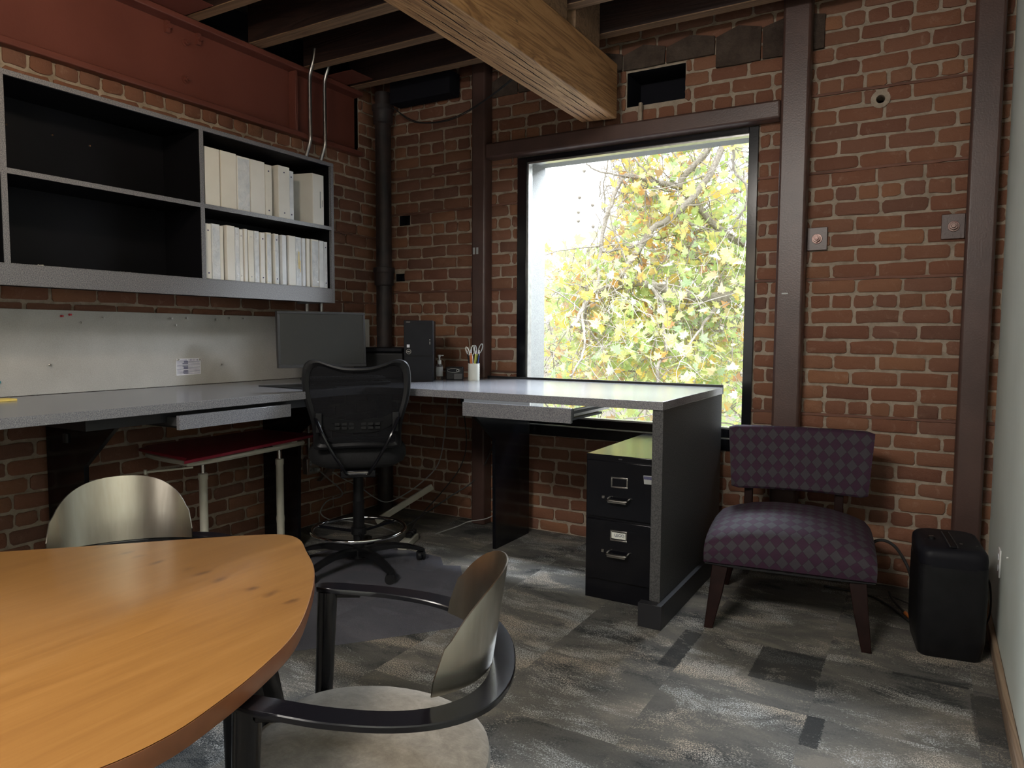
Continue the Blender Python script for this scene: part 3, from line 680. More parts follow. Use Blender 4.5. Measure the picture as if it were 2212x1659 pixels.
# bottom board top face stays black: thin skin
mb = MB(); mb.box(X0+.012, X1-.022, YL+.022, YR-.022, 1.577, 1.578); build('bottom_board', mb, 'shelfblack', t)
for (y, z) in ((-2.50, 2.20), (-2.31, 2.20), (-2.14, 2.19)):
    mb = MB(); mb.cyl((X0+.012, y, z), (X0+.017, y, z), .006, .004, 10); build('screw_head', mb, 'chrome', t)
for i, (x, y, z) in enumerate(((.27, -2.50, 1.579), (.27, -2.14, 1.579), (.272, -2.11, 1.579))):
    mb = MB(); mb.cyl((x, y, z), (x+.006, y+.018, z+.004), .005, .003, 8); mb.cyl((x, y, z), (x-.001, y-.003, z+.001), .008, .008, 10)
    tag(build('push_pin', mb, 'clear' if i else 'cream'), ['loose cream pin lying on the bottom shelf at the far left', 'clear pin lying on the bottom shelf near the middle divider, left of a pair', 'clear pin lying on the bottom shelf near the middle divider, right of a pair'][i], 'pin', 'loose pins on the shelf')

# ---- binders
def binder(y0, y1, z0, h, depth, xf, m, dots, sleeve, lab, grp, cover=.0, lean=0, spine_label=None):
    w_ = y1-y0; loc = (xf-depth/2, (y0+y1)/2, z0)
    t = thing('ring_binder', lab, 'binder', loc, 0, grp)
    L = MB(); c = .003
    L.box(-depth/2, depth/2-.002, -w_/2, -w_/2+c, 0, h); L.box(-depth/2, depth/2-.002, w_/2-c, w_/2, 0, h)
    if lean:
        for p in L.v: p.y += lean*(depth/2-p.x)/depth
    build('cover', L, m, t, local=True, bevel=.0008)
    L = MB(); L.box(depth/2-.004, depth/2, -w_/2+.0006, w_/2-.0006, .0005, h-.0005); build('spine', L, m, t, local=True, bevel=.0014)
    L = MB(); L.box(-depth/2+.02, depth/2-.012, -w_/2+c+.001, w_/2-c-.001, .008, h-.02)
    if w_ > .02: build('pages', L, 'paper', t, local=True)
    if dots:
        for zz in (.03, h-.035):
            L = MB(); L.cyl((depth/2-.001, 0, zz), (depth/2+.0018, 0, zz), min(.0042, w_*.2), None, 10)
            build('rivet', L, 'ink' if dots == 1 else 'satin', t, local=True)
    if sleeve:
        L = MB(); L.box(depth/2, depth/2+.0012, -w_/2+.004, w_/2-.004, .008, h-.01); build('clear_sleeve', L, 'sleeve', t, local=True)
    return t
zu = 1.9565; GU = 'white binders on the upper shelf'
up = [(-1.716, -1.626, .295, 'binder3', 0, 0, 'wide cream-white binder at the left end of the upper shelf'),
      (-1.618, -1.520, .295, 'binder3', 0, 0, 'second wide cream-white binder from the left, upper shelf'),
      (-1.516, -1.432, .290, 'binder', 0, 1, 'binder with a crinkled clear spine sleeve, upper shelf'),
      (-1.428, -1.330, .290, 'binder', 0, 0, 'plain wide binder right of the clear-sleeved one, upper shelf'),
      (-1.327, -1.280, .282, 'binder3', 1, 0, 'narrow binder with two dark rivets, shaded by a taller one, upper shelf'),
      (-1.243, -1.160, .293, 'binder', 1, 0, 'tall binder with two rivets pulled slightly forward, upper shelf'),
      (-1.156, -1.120, .280, 'binder2', 1, 0, 'thin cool-white binder just before the gap, upper shelf')]
for i, (a, b, h, m_, d_, s_, lab) in enumerate(up):
    binder(a, b, zu, h, .27, .332 if i != 5 else .343, m_, d_, s_, lab, GU)
# binder sheltering behind 5: extra cover seen between
t = binder(-.975, -.885, zu, .30, .26, .338, 'binder', 0, 0, 'single white binder standing apart at the right end of the upper shelf', GU, lean=-.07)
mb = MB(); mb.box(.3382, .3386, -.918, -.908, zu+.10, zu+.20); mb.box(.3382, .3386, -.900, -.895, zu+.11, zu+.15); build('spine_print', mb, 'greyplastic', t)
for z in (.035, .255):
    mb = MB(); mb.cyl((.315, -.9755, zu+z), (.315, -.9785, zu+z), .004, None, 10); build('rivet', mb, 'ink', t)
zl = 1.5785; GL = 'white binders on the lower shelf'
ys = [-1.722, -1.683, -1.679, -1.627, -1.602, -1.536, -1.504, -1.477, -1.451, -1.407, -1.368, -1.334, -1.284, -1.229, -1.179, -1.107, -1.058, -1.031, -.993, -.919, -.881, -.843]
low = [(-1.722, -1.684, .283, 'binder3', 1, 0, 'blush-white binder with dark rivets at the left end of the lower shelf'),
       (-1.678, -1.629, .287, 'binder2', 0, 1, 'bluish-white sleeved binder, second from the left on the lower shelf'),
       (-1.628, -1.606, .282, 'binder3', 0, 0, 'thin cream binder right after the bluish sleeved one, lower shelf'),
       (-1.588, -1.538, .290, 'binder', 0, 0, 'wide plain binder with its shaded side showing, left part of the lower shelf'),
       (-1.535, -1.506, .286, 'binder2', 2, 1, 'sleeved binder with silver rivets beside the wide plain one, lower shelf'),
       (-1.503, -1.480, .280, 'binder', 2, 0, 'thin binder with silver rivets right of the silver-riveted sleeved one, lower shelf'),
       (-1.474, -1.455, .285, 'binder', 0, 0, 'very thin binder without rivets, left of centre on the lower shelf'),
       (-1.446, -1.410, .283, 'binder3', 2, 0, 'blush binder with faint silver rivets, left of centre on the lower shelf'),
       (-1.404, -1.371, .284, 'binder2', 2, 1, 'bright blue-white sleeved binder near the centre of the lower shelf'),
       (-1.366, -1.336, .280, 'binder', 1, 0, 'thin binder with two dark rivets, centre of the lower shelf'),
       (-1.322, -1.288, .286, 'binder3', 0, 1, 'sleeved cream binder just right of the centre, lower shelf'),
       (-1.262, -1.232, .286, 'binder', 1, 1, 'crinkly-sleeved binder with a dark top rivet, right of centre, lower shelf'),
       (-1.212, -1.181, .284, 'binder2', 0, 0, 'plain cool-white binder between two shaded gaps, lower shelf'),
       (-1.160, -1.108, .288, 'binder', 0, 0, 'wide plain white binder in the right half of the lower shelf'),
       (-1.106, -1.060, .286, 'binder2', 0, 1, 'sleeved binder with faint printed spine lines, right half of the lower shelf'),
       (-1.057, -1.034, .284, 'binder2', 0, 0, 'thin bluish binder beside the printed sleeved one, lower shelf'),
       (-1.020, -.996, .286, 'binder3', 0, 0, 'thin cream binder followed by the widest glossy one, lower shelf'),
       (-.978, -.921, .288, 'binder', 0, 1, 'wide glossy sleeved binder, third from the right on the lower shelf'),
       (-.919, -.883, .285, 'binder2', 0, 0, 'cool-white plain binder, second from the right on the lower shelf'),
       (-.880, -.850, .283, 'binder2', 1, 1, 'sleeved binder with dark rivets at the right end of the lower shelf')]
for i, (a, b, h, m_, d_, s_, lab) in enumerate(low):
    t = binder(a, b, zl, h, .27, .330-.003*(i % 3), m_, d_, s_, lab, GL)
    if i == 14:
        mb = MB(); mb.box(.3318, .3322, -1.09, -1.084, zl+.1, zl+.2); mb.box(.3318, .3322, -1.078, -1.074, zl+.08, zl+.15); build('spine_print', mb, 'pad', t)

# ---- tack board
mb = MB(); mb.box(.008, .03, -5.2, -.13, 1.009, 1.402)
tag(build('tack_board', mb, 'tackboard', bevel=.002), 'long pale fabric tack board on the wall above the desk', 'board')
pins = [((-2.291, 1.374), 1, 'red push pin at the upper left of the tack board'), ((-2.253, 1.381), 1, 'second red push pin, right beside the first on the tack board'), ((-2.201, 1.344), 0, 'clear push pin below and right of the two red pins'), ((-2.095, 1.37), 0, 'lone clear push pin near the top left of the tack board'), ((-1.727, 1.375), 0, 'left clear pin of the close pair above the paper notice'), ((-1.702, 1.339), 0, 'clear pin just below the close pair, above the paper notice'), ((-1.635, 1.379), 0, 'right clear pin of the close pair above the paper notice'), ((-1.447, 1.374), 0, 'clear pin in the top row, third from the monitor'), ((-1.355, 1.385), 0, 'clear pin in the top row, second from the monitor'), ((-1.255, 1.384), 0, 'clear pin in the top row, closest to the monitor'), ((-1.414, 1.117), 0, 'clear pin low on the tack board right of the paper notice'), ((-1.556, 1.150), 0, 'clear pin at the upper right corner of the paper notice'), ((-1.690, 1.151), 0, 'clear pin at the upper left corner of the paper notice'), ((-2.35, 1.146), 0, 'dark little pin low on the left of the tack board')]
for (y, z), red, lab in pins:
    mb = MB(); mb.cyl((.03, y, z), (.036, y, z), .0012, None, 6); mb.lathe([(.0055, 0), (.0055, .002), (.003, .004), (.003, .011), (.0048, .013), (.0048, .015)], seg=12, mtx=frame((.036, y, z), (0, 1, 0), (0, 0, 1)))
    tag(build('push_pin', mb, 'redpin' if red else 'satin'), lab, 'pin', 'push pins in the tack board')
t = thing('paper_notice', 'small white phone list pinned on the tack board', 'paper', (.031, -1.625, 1.063))
mb = MB(); mb.add([(.0315, -1.697, 1.064), (.0315, -1.546, 1.068), (.0315, -1.546, 1.157), (.0315, -1.697, 1.156), (.0305, -1.697, 1.064), (.0305, -1.546, 1.068), (.0305, -1.546, 1.157), (.0305, -1.697, 1.156)], [(0, 1, 2, 3), (4, 7, 6, 5), (0, 4, 5, 1), (3, 2, 6, 7), (0, 3, 7, 4), (1, 5, 6, 2)]); build('sheet', mb, 'paper', t, smooth=False)
mb = MB(); R = random.Random(2)
for i in range(11):
    z = 1.1395-i*.0066
    mb.box(.0316, .0319, -1.693, -1.55, z-.0011, z+.0011)
    if i % 4 != 3: mb.box(.0319, .0320, -1.66+R.uniform(0, .01), -1.625, z+.001, z+.0042)
for i in range(7): mb.box(.0316, .0319, -1.62+i*.009, -1.617+i*.009, 1.143, 1.153)
mb.box(.0316, .0319, -1.69, -1.63, 1.147, 1.150)
build('printed_lines', mb, 'ink', t, smooth=False)

# ================================================================== L-SHAPED DESK
ZD = 1.008; TH = .038
t = thing('corner_desk', 'L-shaped standing-height desk with grey speckled laminate top', 'desk', (1.6, -.6, 0))
out = [(.032, -5.2), (.885, -5.2), (.885, -1.32), (.93, -1.19), (1.04, -1.13), (2.578, -1.13), (2.578, -.085), (.222, -.085), (.222, -.178), (.032, -.178)]
mb = MB(); mb.prism(out, ZD-TH, ZD); build('worktop', mb, 'laminate', t, bevel=.0015)
mb = MB(); mb.box(1.02, 2.578, -.085, -.066, ZD-TH, ZD+.013); build('rear_lip', mb, 'blacklam', t)
mb = MB(); mb.box(2.533, 2.576, -1.115, -.088, .0, ZD-TH-.001); build('end_panel', mb, 'panellam', t, bevel=.001)
mb = MB(); mb.box(2.529, 2.533, -1.119, -.088, .11, ZD-TH-.001); mb.box(2.531, 2.577, -1.1195, -1.1155, .11, ZD-TH-.001); build('panel_edge', mb, 'panellam', t)
mb = MB(); mb.box(2.492, 2.600, -1.165, -1.121, 0, .108); mb.box(2.5775, 2.600, -1.12, -.075, 0, .108); build('base_rail', mb, 'blacklam', t, bevel=.001)
def gusset(plane, axis, p):  # sheet support: profile across (distance from wall, z)
    mb = MB(); mb.prism(p, plane-.011, plane+.011, axis=axis); return mb
build('support_bracket', gusset(1.34, 'x', [(-.10, 0), (-.515, 0), (-.525, .67), (-.86, .92), (-.86, ZD-TH-.001), (-.10, ZD-TH-.001)]), 'blackmetal', t, bevel=.001)
for y in (-2.37, -1.115, -3.9):
    build('support_bracket', gusset(y, 'y', [(.04, 0), (.33, 0), (.345, .70), (.60, .90), (.60, ZD-TH-.001), (.04, ZD-TH-.001)]), 'blackmetal', t, bevel=.001)
for y in (-2.37, -1.115, -3.9):
    mb = MB(); mb.box(.04, .10, y+.012, y+.04, 0, ZD-TH-.03); build('support_post', mb, 'blackmetal', t)
mb = MB(); mb.box(.045, .80, -2.62, -1.45, ZD-TH-.05, ZD-TH-.001)
build('under_rail', mb, 'blacklam', t)
mb = MB(); mb.box(.20, .228, -2.3915, -2.3815, .80, .84); build('cord_switch', mb, 'darkgrey', t)
def drawer(pfx, mbox, rail):
    pass
d_ = MB(); d_.box(.868, .888, -2.285, -1.680, .893, .953); o = build('keyboard_drawer', d_, 'laminate', t, bevel=.001)
mb = MB(); mb.box(.40, .868, -2.27, -1.70, .898, .908); build('tray', mb, 'blacklam', o)
for y in (-2.282, -1.698):
    mb = MB(); mb.box(.45, .866, y, y+.010, .908, .945); build('slide_rail', mb, 'darkgrey', o)
d_ = MB(); d_.box(1.575, 2.170, -1.205, -1.185, .893, .962); o = build('keyboard_drawer', d_, 'laminate', t, bevel=.001)
mb = MB(); mb.box(1.60, 2.145, -1.185, -.78, .899, .909); build('tray', mb, 'blacklam', o)
mb = MB(); mb.box(2.150, 2.160, -1.184, -.72, .920, .955); build('slide_rail', mb, 'satin', o)
mb = MB(); mb.box(2.1605, 2.163, -1.184, -.80, .933, .945); mb.box(2.162, 2.168, -1.184, -1.165, .918, .955); build('slide_channel', mb, 'darkgrey', o)
mb = MB(); mb.box(1.50, 2.20, -.80, -.30, .955, ZD-TH-.001); build('under_rail', mb, 'blacklam', t)

# ---- things on the desk
mo = thing('computer_monitor', 'wide black flat computer monitor turned off, standing in the desk corner', 'monitor', (.42, -.98, ZD), 0)
pa = Vector((.352, -1.277, 0)); pb = Vector((.585, -.80, 0)); ex = (pb-pa); Wm = ex.length; ex.normalize(); ez = Vector((0, 0, 1)); en = Vector((ex.y, -ex.x, 0))
tilt = Matrix.Rotation(0, 4, 'X')
def mbox(mb, x0, x1, y0, y1, z0, z1):  # x along the panel, y out of the screen (toward the viewer), z up
    vs = [pa+ex*x+en*(y+(z-1.26)*-.06)+ez*z for z in (z0, z1) for y in (y0, y1) for x in (x0, x1)]
    mb.add(vs, [(0, 2, 3, 1), (4, 5, 7, 6), (0, 1, 5, 4), (2, 6, 7, 3), (0, 4, 6, 2), (1, 3, 7, 5)])
mb = MB(); mbox(mb, 0, Wm, -.035, -.002, 1.098, 1.426); mbox(mb, 0, Wm, -.002, .004, 1.412, 1.426); mbox(mb, 0, Wm, -.002, .004, 1.098, 1.118); mbox(mb, 0, .013, -.002, .004, 1.118, 1.412); mbox(mb, Wm-.013, Wm, -.002, .004, 1.118, 1.412)
mbox(mb, Wm*.2, Wm*.8, -.06, -.035, 1.16, 1.37)
build('bezel', mb, 'darkgrey', mo, bevel=.002)
mb = MB(); mbox(mb, .013, Wm-.013, -.0018, .001, 1.118, 1.412); build('screen', mb, 'screen', mo, smooth=False)
cx = pa+ex*Wm*.40
mb = MB(); mb.box(-.035, .035, -.10, -.065, ZD+.012, 1.30, frame(cx, ex, en)); build('stand_neck', mb, 'darkgrey', mo, bevel=.003)
mb = MB(); mb.box(-.12, .12, -.19, .05, ZD, ZD+.012, frame(cx, ex, en) ); build('stand_foot', mb, 'darkgrey', mo, bevel=.003)

def rb(mb, cx_, cy_, ang, L_, D_, z0, z1):
    mb.box(-L_/2, L_/2, -D_/2, D_/2, z0, z1, Matrix.Translation((cx_, cy_, 0)) @ Matrix.Rotation(ang, 4, 'Z'))
mb = MB(); mb.prism([(.395, -1.455), (.80, -1.50), (.86, -1.33), (.62, -1.15), (.50, -1.20)], ZD+.0005, ZD+.004)
tag(build('desk_mat', mb, 'blackplastic', bevel=.001), 'thin black mat lying on the desk under the keyboards', 'mat')
ang = math.radians(63)
def keyboard(z, cx_, cy_, a, lab):
    t = thing('keyboard', lab, 'keyboard', (cx_, cy_, z), a, 'two stacked black keyboards')
    mb = MB(); mb.prism([(-.225, -.07), (.225, -.07), (.225, .075), (-.225, .075)], 0, .016); build('keyboard_case', mb, 'blackplastic', t, local=True, bevel=.004)
    mb = MB()
    for r in range(5):
        n = 22
        for k in range(n):
            if r == 4 and 5 < k < 12: continue
            x = -.215+k*.0196; y = -.055+(4-r)*.024
            mb.box(x, x+.016, y, y+.018, .0155, .021)
    build('keycaps', mb, 'darkgrey', t, local=True, bevel=.001, seg=1); t_ = t
    return t
keyboard(ZD+.0045, .745, -1.12, ang, 'lower black keyboard of the stack below the monitor')
k2 = keyboard(ZD+.030, .725, -1.14, ang, 'upper keyboard of the stack below the monitor')
# printer / speaker box in the corner
t = thing('black_printer', 'low black box printer in the desk corner between monitor and tower', 'printer', (.50, -.40, ZD))
mb = MB(); mb.box(-.21, .12, -.15, .15, 0, .17, Matrix.Translation((.46, -.42, ZD)) @ Matrix.Rotation(math.radians(28), 4, 'Z')); build('body', mb, 'blackplastic', t, bevel=.012, seg=3)
mb = MB(); mb.box(-.20, .11, -.14, .14, .171, .20, Matrix.Translation((.46, -.42, ZD)) @ Matrix.Rotation(math.radians(28), 4, 'Z')); build('lid', mb, 'blackgloss', t, bevel=.008, seg=3)
# tower
ta = math.radians(34); tl = (.882, -.655, ZD)
t = thing('computer_tower', 'black desktop computer tower standing on the desk corner', 'computer', tl, ta)
mb = MB(); mb.box(-.088, .088, -.01, .36, 0, .372); build('case', mb, 'blackplastic', t, local=True, bevel=.003)
mb = MB(); mb.box(-.088, .088, -.022, -.0105, 0, .372); build('front_bezel', mb, 'blackgloss', t, local=True, bevel=.003)
mb = MB(); mb.box(-.087, .087, -.0245, -.0225, .150, .166); mb.box(-.05, .04, -.0235, -.0225, .352, .355); build('bezel_band', mb, 'shelfblack', t, local=True)
mb = MB(); mb.box(-.070, -.053, -.0235, -.0225, .208, .226); build('sticker', mb, 'paper', t, local=True)
mb = MB()
for z in (.228, .238, .252): mb.box(.066, .071, -.0235, -.0225, z, z+.005)
mb.box(-.073, -.05, -.0235, -.0225, .361, .3625)
build('port', mb, 'satin', t, local=True)
mb = MB(); mb.tube([Vector((-.059+.0140*math.cos(a), -.0240, .183+.0140*math.sin(a))) for a in [2*PI*i/28 for i in range(28)]], .001, 6, closed=True); build('round_badge', mb, 'satin', t, local=True)
text('badge_letters', 'DELL', .0105, ORG[t.name] @ frame((-.059, -.0240, .183), (1, 0, 0), (0, 0, 1)), 'satin', t, bold=True)
# sanitizer pump bottle
t = thing('pump_bottle', 'clear hand sanitizer pump bottle beside the computer tower', 'bottle', (.87, -.38, ZD))
c = (.945, -.52, ZD)
c = (.848, -.395, ZD)
t.location = c; ORG[t.name] = Matrix.Translation(c)
mb = MB(); mb.lathe([(.021, 0), (.023, .003), (.023, .085), (.018, .096), (.010, .100)], c); build('bottle_body', mb, 'clear', t)
mb = MB(); mb.lathe([(.0125, .098), (.0125, .122), (.005, .124), (.005, .135), (.0105, .155), (.008, .157)], c); mb.box(c[0], c[0]+.03, c[1]-.004, c[1]+.004, ZD+.150, ZD+.156); build('pump_head', mb, 'white', t)
mb = MB(); mb.lathe([(.0235, .02), (.0236, .021), (.0236, .078), (.0235, .079)], c, mtx=None); build('label_wrap', mb, 'binder2', t)
# pencil sharpener
pa_ = math.radians(30); 
t = thing('pencil_sharpener', 'black electric pencil sharpener with a round silver-rimmed hole', 'sharpener', (.955, -.375, ZD), pa_)
mb = MB(); mb.box(-.055, .055, -.04, .045, 0, .082); build('housing', mb, 'blackplastic', t, local=True, bevel=.008, seg=3)
mb = MB(); pts = [(-.004+.040*math.cos(a), .060+.012*math.sin(a)) for a in [2*PI*i/28 for i in range(28)]]; mb.prism(pts, -.0435, -.0405, axis='y'); build('oval_panel', mb, 'blackgloss', t, local=True)
mb = MB(); mb.tube([Vector((p[0], -.0435, p[1])) for p in pts], .0008, 6, closed=True); mb.tube([Vector((.022+.0075*math.cos(a), -.045, .060+.0075*math.sin(a))) for a in [2*PI*i/20 for i in range(20)]], .0018, 6, closed=True); build('silver_rim', mb, 'chrome', t, local=True)
mb = MB(); mb.box(-.002, .05, -.0425, -.0405, .004, .040); build('shavings_drawer', mb, 'darkgrey', t, local=True, bevel=.001)
# pencil cup
pc = Vector((1.098, -.372, ZD))
t = thing('pencil_cup', 'white ribbed ceramic pencil cup near the window', 'cup', pc)
prof = [(.0355, 0)]; 
for i in range(13): prof += [(.0368 if i % 2 else .0358, .004+i*.0078)]
prof += [(.0370, .107), (.0340, .107), (.0335, .006), (.001, .006)]
mb = MB(); mb.lathe(prof, pc, 36); build('cup_body', mb, 'whitec', t)
def pen(name, lab, cat, dx, dy, tx, ty, L_, r, m1, m2, grp='pens and pencils in the white cup'):
    p0 = pc+Vector((dx, dy, .008)); dirv = Vector((tx, ty, 1)).normalized(); loc = p0
    t = thing(name, lab, cat, loc, 0, grp)
    mb = MB(); mb.cyl(p0, p0+dirv*L_*.88, r, r, 8); build('barrel', mb, m1, t)
    mb = MB(); mb.cyl(p0+dirv*L_*.8801, p0+dirv*L_, r*1.05, r*.8, 8); build('cap', mb, m2, t)
pen('pen', 'orange pen standing in the white cup', 'pen', .005, -.018, -.06, -.05, 0.187, .0045, 'orange', 'white')
pen('pen', 'second orange marker leaning left in the white cup', 'pen', -.010, -.014, -.03, -.04, 0.172, .0045, 'orange', 'white')
pen('pencil', 'yellow-green pencil leaning right in the white cup', 'pencil', .004, -.014, .13, -.02, 0.182, .0040, 'yellowp', 'white')
pen('pen', 'black pen with white top leaning far right in the cup', 'pen', .006, -.006, .20, 0, 0.187, .0045, 'blackgloss', 'white')
pen('pen', 'black pen leaning far left in the cup', 'pen', -.008, -.004, -.22, -.02, 0.182, .0045, 'blackgloss', 'greyplastic')
pen('pen', 'dark pen with a grey clip left of the orange ones', 'pen', -.006, .002, -.16, .02, 0.167, .0045, 'blackgloss', 'satin')
pen('pen', 'purple pen in the middle of the cup', 'pen', .002, .008, .05, .06, 0.172, .0042, 'purplep', 'purplep')
pen('pen', 'blue pen at the right rim of the cup', 'pen', .012, .004, .12, .04, 0.172, .0042, 'bluep', 'paper')
pen('pencil', 'pale yellow pencil behind the yellow-green one', 'pencil', .010, .010, .07, .05, 0.177, .0040, 'pad', 'white')
def scissors(lab, dx, lean, H, m_, ry):
    p0 = pc+Vector((dx, .0, .012)); t = thing('scissors', lab, 'scissors', p0, 0, 'scissors in the white cup')
    ax = Vector((lean, .05, 1)).normalized(); sd = Vector((.92, .35, 0)).normalized()
    mb = MB(); 
    for s in (-1, 1):
        q = [p0+sd*(.002*s), p0+ax*(H*.66)+sd*(.006*s)]
        mb.add([q[0]-sd*.002, q[0]+sd*.002, q[1]+sd*.006, q[1]-sd*.006]+[v+Vector((0, .002, 0)) for v in (q[0]-sd*.002, q[0]+sd*.002, q[1]+sd*.006, q[1]-sd*.006)], [(0, 1, 2, 3), (4, 5, 6, 7), (0, 1, 5, 4), (1, 2, 6, 5), (2, 3, 7, 6), (3, 0, 4, 7)])
    build('blade', mb, 'chrome', t)
    for s, hs in ((-1, .85), (1, 1.0)):
        c_ = p0+ax*(H*.66+.030*hs+.004)+sd*(.017*s+ry*s*.2); mb = MB()
        lp = [c_+sd*(.0105*math.cos(a)*hs)+ax*(.030*math.sin(a)*hs)+sd*(.18*s*.03*math.sin(a)) for a in [2*PI*i/24 for i in range(24)]]
        mb.tube(lp, .0032, 8, closed=True); build('finger_loop', mb, m_, t)
scissors('scissors with open grey finger loops sticking out of the cup', .004, .10, .235, 'greyplastic', 0)
scissors('pale-handled scissors leaning left in the cup', -.006, -.16, .22, 'whitec', 0)
# notepad and teal thing at the far left
mb = MB(); mb.box(.17, .245, -2.80, -2.592, ZD+.0002, ZD+.009); tag(build('yellow_notepad', mb, 'pad', bevel=.001), 'yellow sticky notepad at the left end of the desk', 'notepad')
mb = MB(); mb.box(.031, .045, -2.62, -2.558, 1.071, 1.083); tag(build('teal_clip', mb, 'teal', bevel=.003), 'tip of a teal clip on the tack board at the left edge', 'clip')

# ================================================================== FILE CABINET
t = thing('file_cabinet', 'black two-drawer metal file cabinet under the desk', 'cabinet', (2.315, -.53, 0))
mb = MB(); mb.box(2.135, 2.505, -.942, -.13, .0, .718); build('body', mb, 'blackmetal', t, bevel=.003)
lg = ((.415, .690, .59, .515), (.105, .400, .33, .25))
for i, (z0, z1, zl_, zh) in enumerate(lg):
    mb = MB(); mb.box(2.145, 2.495, -.958, -.943, z0, z1); dr = build('drawer', mb, 'blackmetal', t, bevel=.002)
    if i == 1: dr['label'] = 'lower drawer with a paper label card'
    cxx = 2.315
    mb = MB(); mb.box(cxx-.043, cxx+.043, -.962, -.958, zl_-.024, zl_-.017); mb.box(cxx-.043, cxx+.043, -.962, -.958, zl_+.021, zl_+.028); mb.box(cxx-.043, cxx-.036, -.962, -.958, zl_-.017, zl_+.021); mb.box(cxx+.036, cxx+.043, -.962, -.958, zl_-.017, zl_+.021)
    fr_ = build('label_frame', mb, 'satin', dr, bevel=.001)
    if i == 1:
        mb = MB(); mb.box(cxx-.036, cxx+.036, -.960, -.958, zl_-.012, zl_+.018); build('label_card', mb, 'whitec', dr)
        text('card_lettering', 'LEGO', .020, frame((cxx+.004, -.9606, zl_+.005), (1, 0, .02), (-.15, 0, 1)), 'ink', dr)
    mb = MB(); mb.tube(smoothpath([(cxx-.05, -.958, zh), (cxx-.05, -.985, zh-.004), (cxx-.035, -.992, zh-.006), (cxx+.035, -.992, zh-.006), (cxx+.05, -.985, zh-.004), (cxx+.05, -.958, zh)], 4), .0055, 8)
    mb.box(cxx-.046, cxx+.046, -.994, -.987, zh-.017, zh-.001); build('handle', mb, 'satin', dr, bevel=.001)
    mb = MB(); mb.box(cxx-.088, cxx-.074, -.964, -.958, zh-.007, zh+.006); build('latch_button', mb, 'satin', dr, bevel=.001)
mb = MB(); mb.box(cxx-.012, cxx+.006, -.9445, -.942, .700, .705); build('top_badge', mb, 'darkgrey', t)
mb = MB(); mb.add([(2.438, -.9592, .600), (2.494, -.9592, .600), (2.494, -.9592, .642), (2.434, -.9592, .640), (2.438, -.958, .600), (2.494, -.958, .600), (2.494, -.958, .642), (2.434, -.958, .640)], [(0, 1, 2, 3), (4, 7, 6, 5), (0, 4, 5, 1), (3, 2, 6, 7), (0, 3, 7, 4), (1, 5, 6, 2)])
build('sticker', mb, 'greyplastic', t)
mb = MB(); mb.box(2.436, 2.494, -.9596, -.9592, .622, .637); build('sticker_band', mb, 'ink', t)

# ================================================================== DRAFTING CHAIR
HX, HY = .868, -1.185; ra = math.radians(42)
t = thing('drafting_chair', 'tall black mesh-back drafting chair with chrome foot ring at the desk corner', 'chair', (HX, HY, 0), ra)
# local frame: +y is where a sitter looks (toward the corner); the back of the chair is at -y
mb = MB(); N_ = 28
def sup(w, d, n_=2.6, k=40):
    return [(w*abs(math.cos(a))**(2/n_)*(1 if math.cos(a) >= 0 else -1), d*abs(math.sin(a))**(2/n_)*(1 if math.sin(a) >= 0 else -1)) for a in [2*PI*i/k for i in range(k)]]
rings = []
for (sc_, z) in ((.55, .585), (.82, .59), (.95, .61), (1, .64), (.99, .675), (.93, .698), (.75, .71), (.4, .705)):
    rings.append([Vector((x*sc_, y*sc_+.0, z)) for x, y in sup(.262, .245)])
mb.loft(rings); build('seat', mb, 'seatmesh', t, local=True)
# back frame outline (x, z), curved in plan
half = [(0, 1.128), (.07, 1.131), (.14, 1.148), (.20, 1.168), (.242, 1.160), (.266, 1.125), (.272, 1.05), (.262, .97), (.243, .90), (.228, .84), (.222, .78), (.222, .725), (.20, .705), (.10, .712), (0, .715)]
outl = half+[(-x, z) for x, z in half[-2:0:-1]]
def yb(x, z):
    return -.325+.35*x*x*2-.10*(z-.90)+.55*(z-.95)**2*.8
pts = smoothpath([(x, yb(x, z), z) for x, z in outl], 4, closed=True)
mb = MB(); n = len(pts); cen = Vector((0, 0, .93)); vs = []
for p in pts:
    ix, iz = p.x*.865, .93+(p.z-.93)*.87
    for (x, z, dy) in ((p.x, p.z, -.004), (p.x*.985, .93+(p.z-.93)*.985, -.016), ((p.x+ix)/2, (p.z+iz)/2, -.018), (ix, iz, -.006), (ix, iz, .008), ((p.x+ix)/2, (p.z+iz)/2, .014), (p.x, p.z, .008)):
        vs.append((x, yb(x, z)+dy, z))
m_ = 7
mb.add(vs, [(i*m_+k, i*m_+(k+1) % m_, ((i+1) % n)*m_+(k+1) % m_, ((i+1) % n)*m_+k) for i in range(n) for k in range(m_)])
build('back_frame', mb, 'blackplastic', t, local=True)
mb = MB(); G = 16; inner = [(p.x*.875, .93+(p.z-.93)*.88) for p in pts]
vs = [(0, yb(0, .93), .93)]
for k in range(1, 7):
    for (x, z) in inner:
        xx, zz = x*k/6, .93+(z-.93)*k/6; vs.append((xx, yb(xx, zz), zz))
fs = [(0, 1+i, 1+(i+1) % n) for i in range(n)]
for k in range(5): fs += [(1+k*n+i, 1+(k+1)*n+i, 1+(k+1)*n+(i+1) % n, 1+k*n+(i+1) % n) for i in range(n)]
mb.add(vs, fs); build('mesh_panel', mb, 'meshback', t, local=True)
mb = MB(); lum = smoothpath([(-.19, 0, .885), (-.13, 0, .872), (-.05, 0, .862), (0, 0, .858), (.06, 0, .868), (.12, 0, .872), (.185, 0, .895), (.18, 0, .84), (.10, 0, .80), (0, 0, .795), (-.10, 0, .80), (-.18, 0, .84)], 3, closed=True)
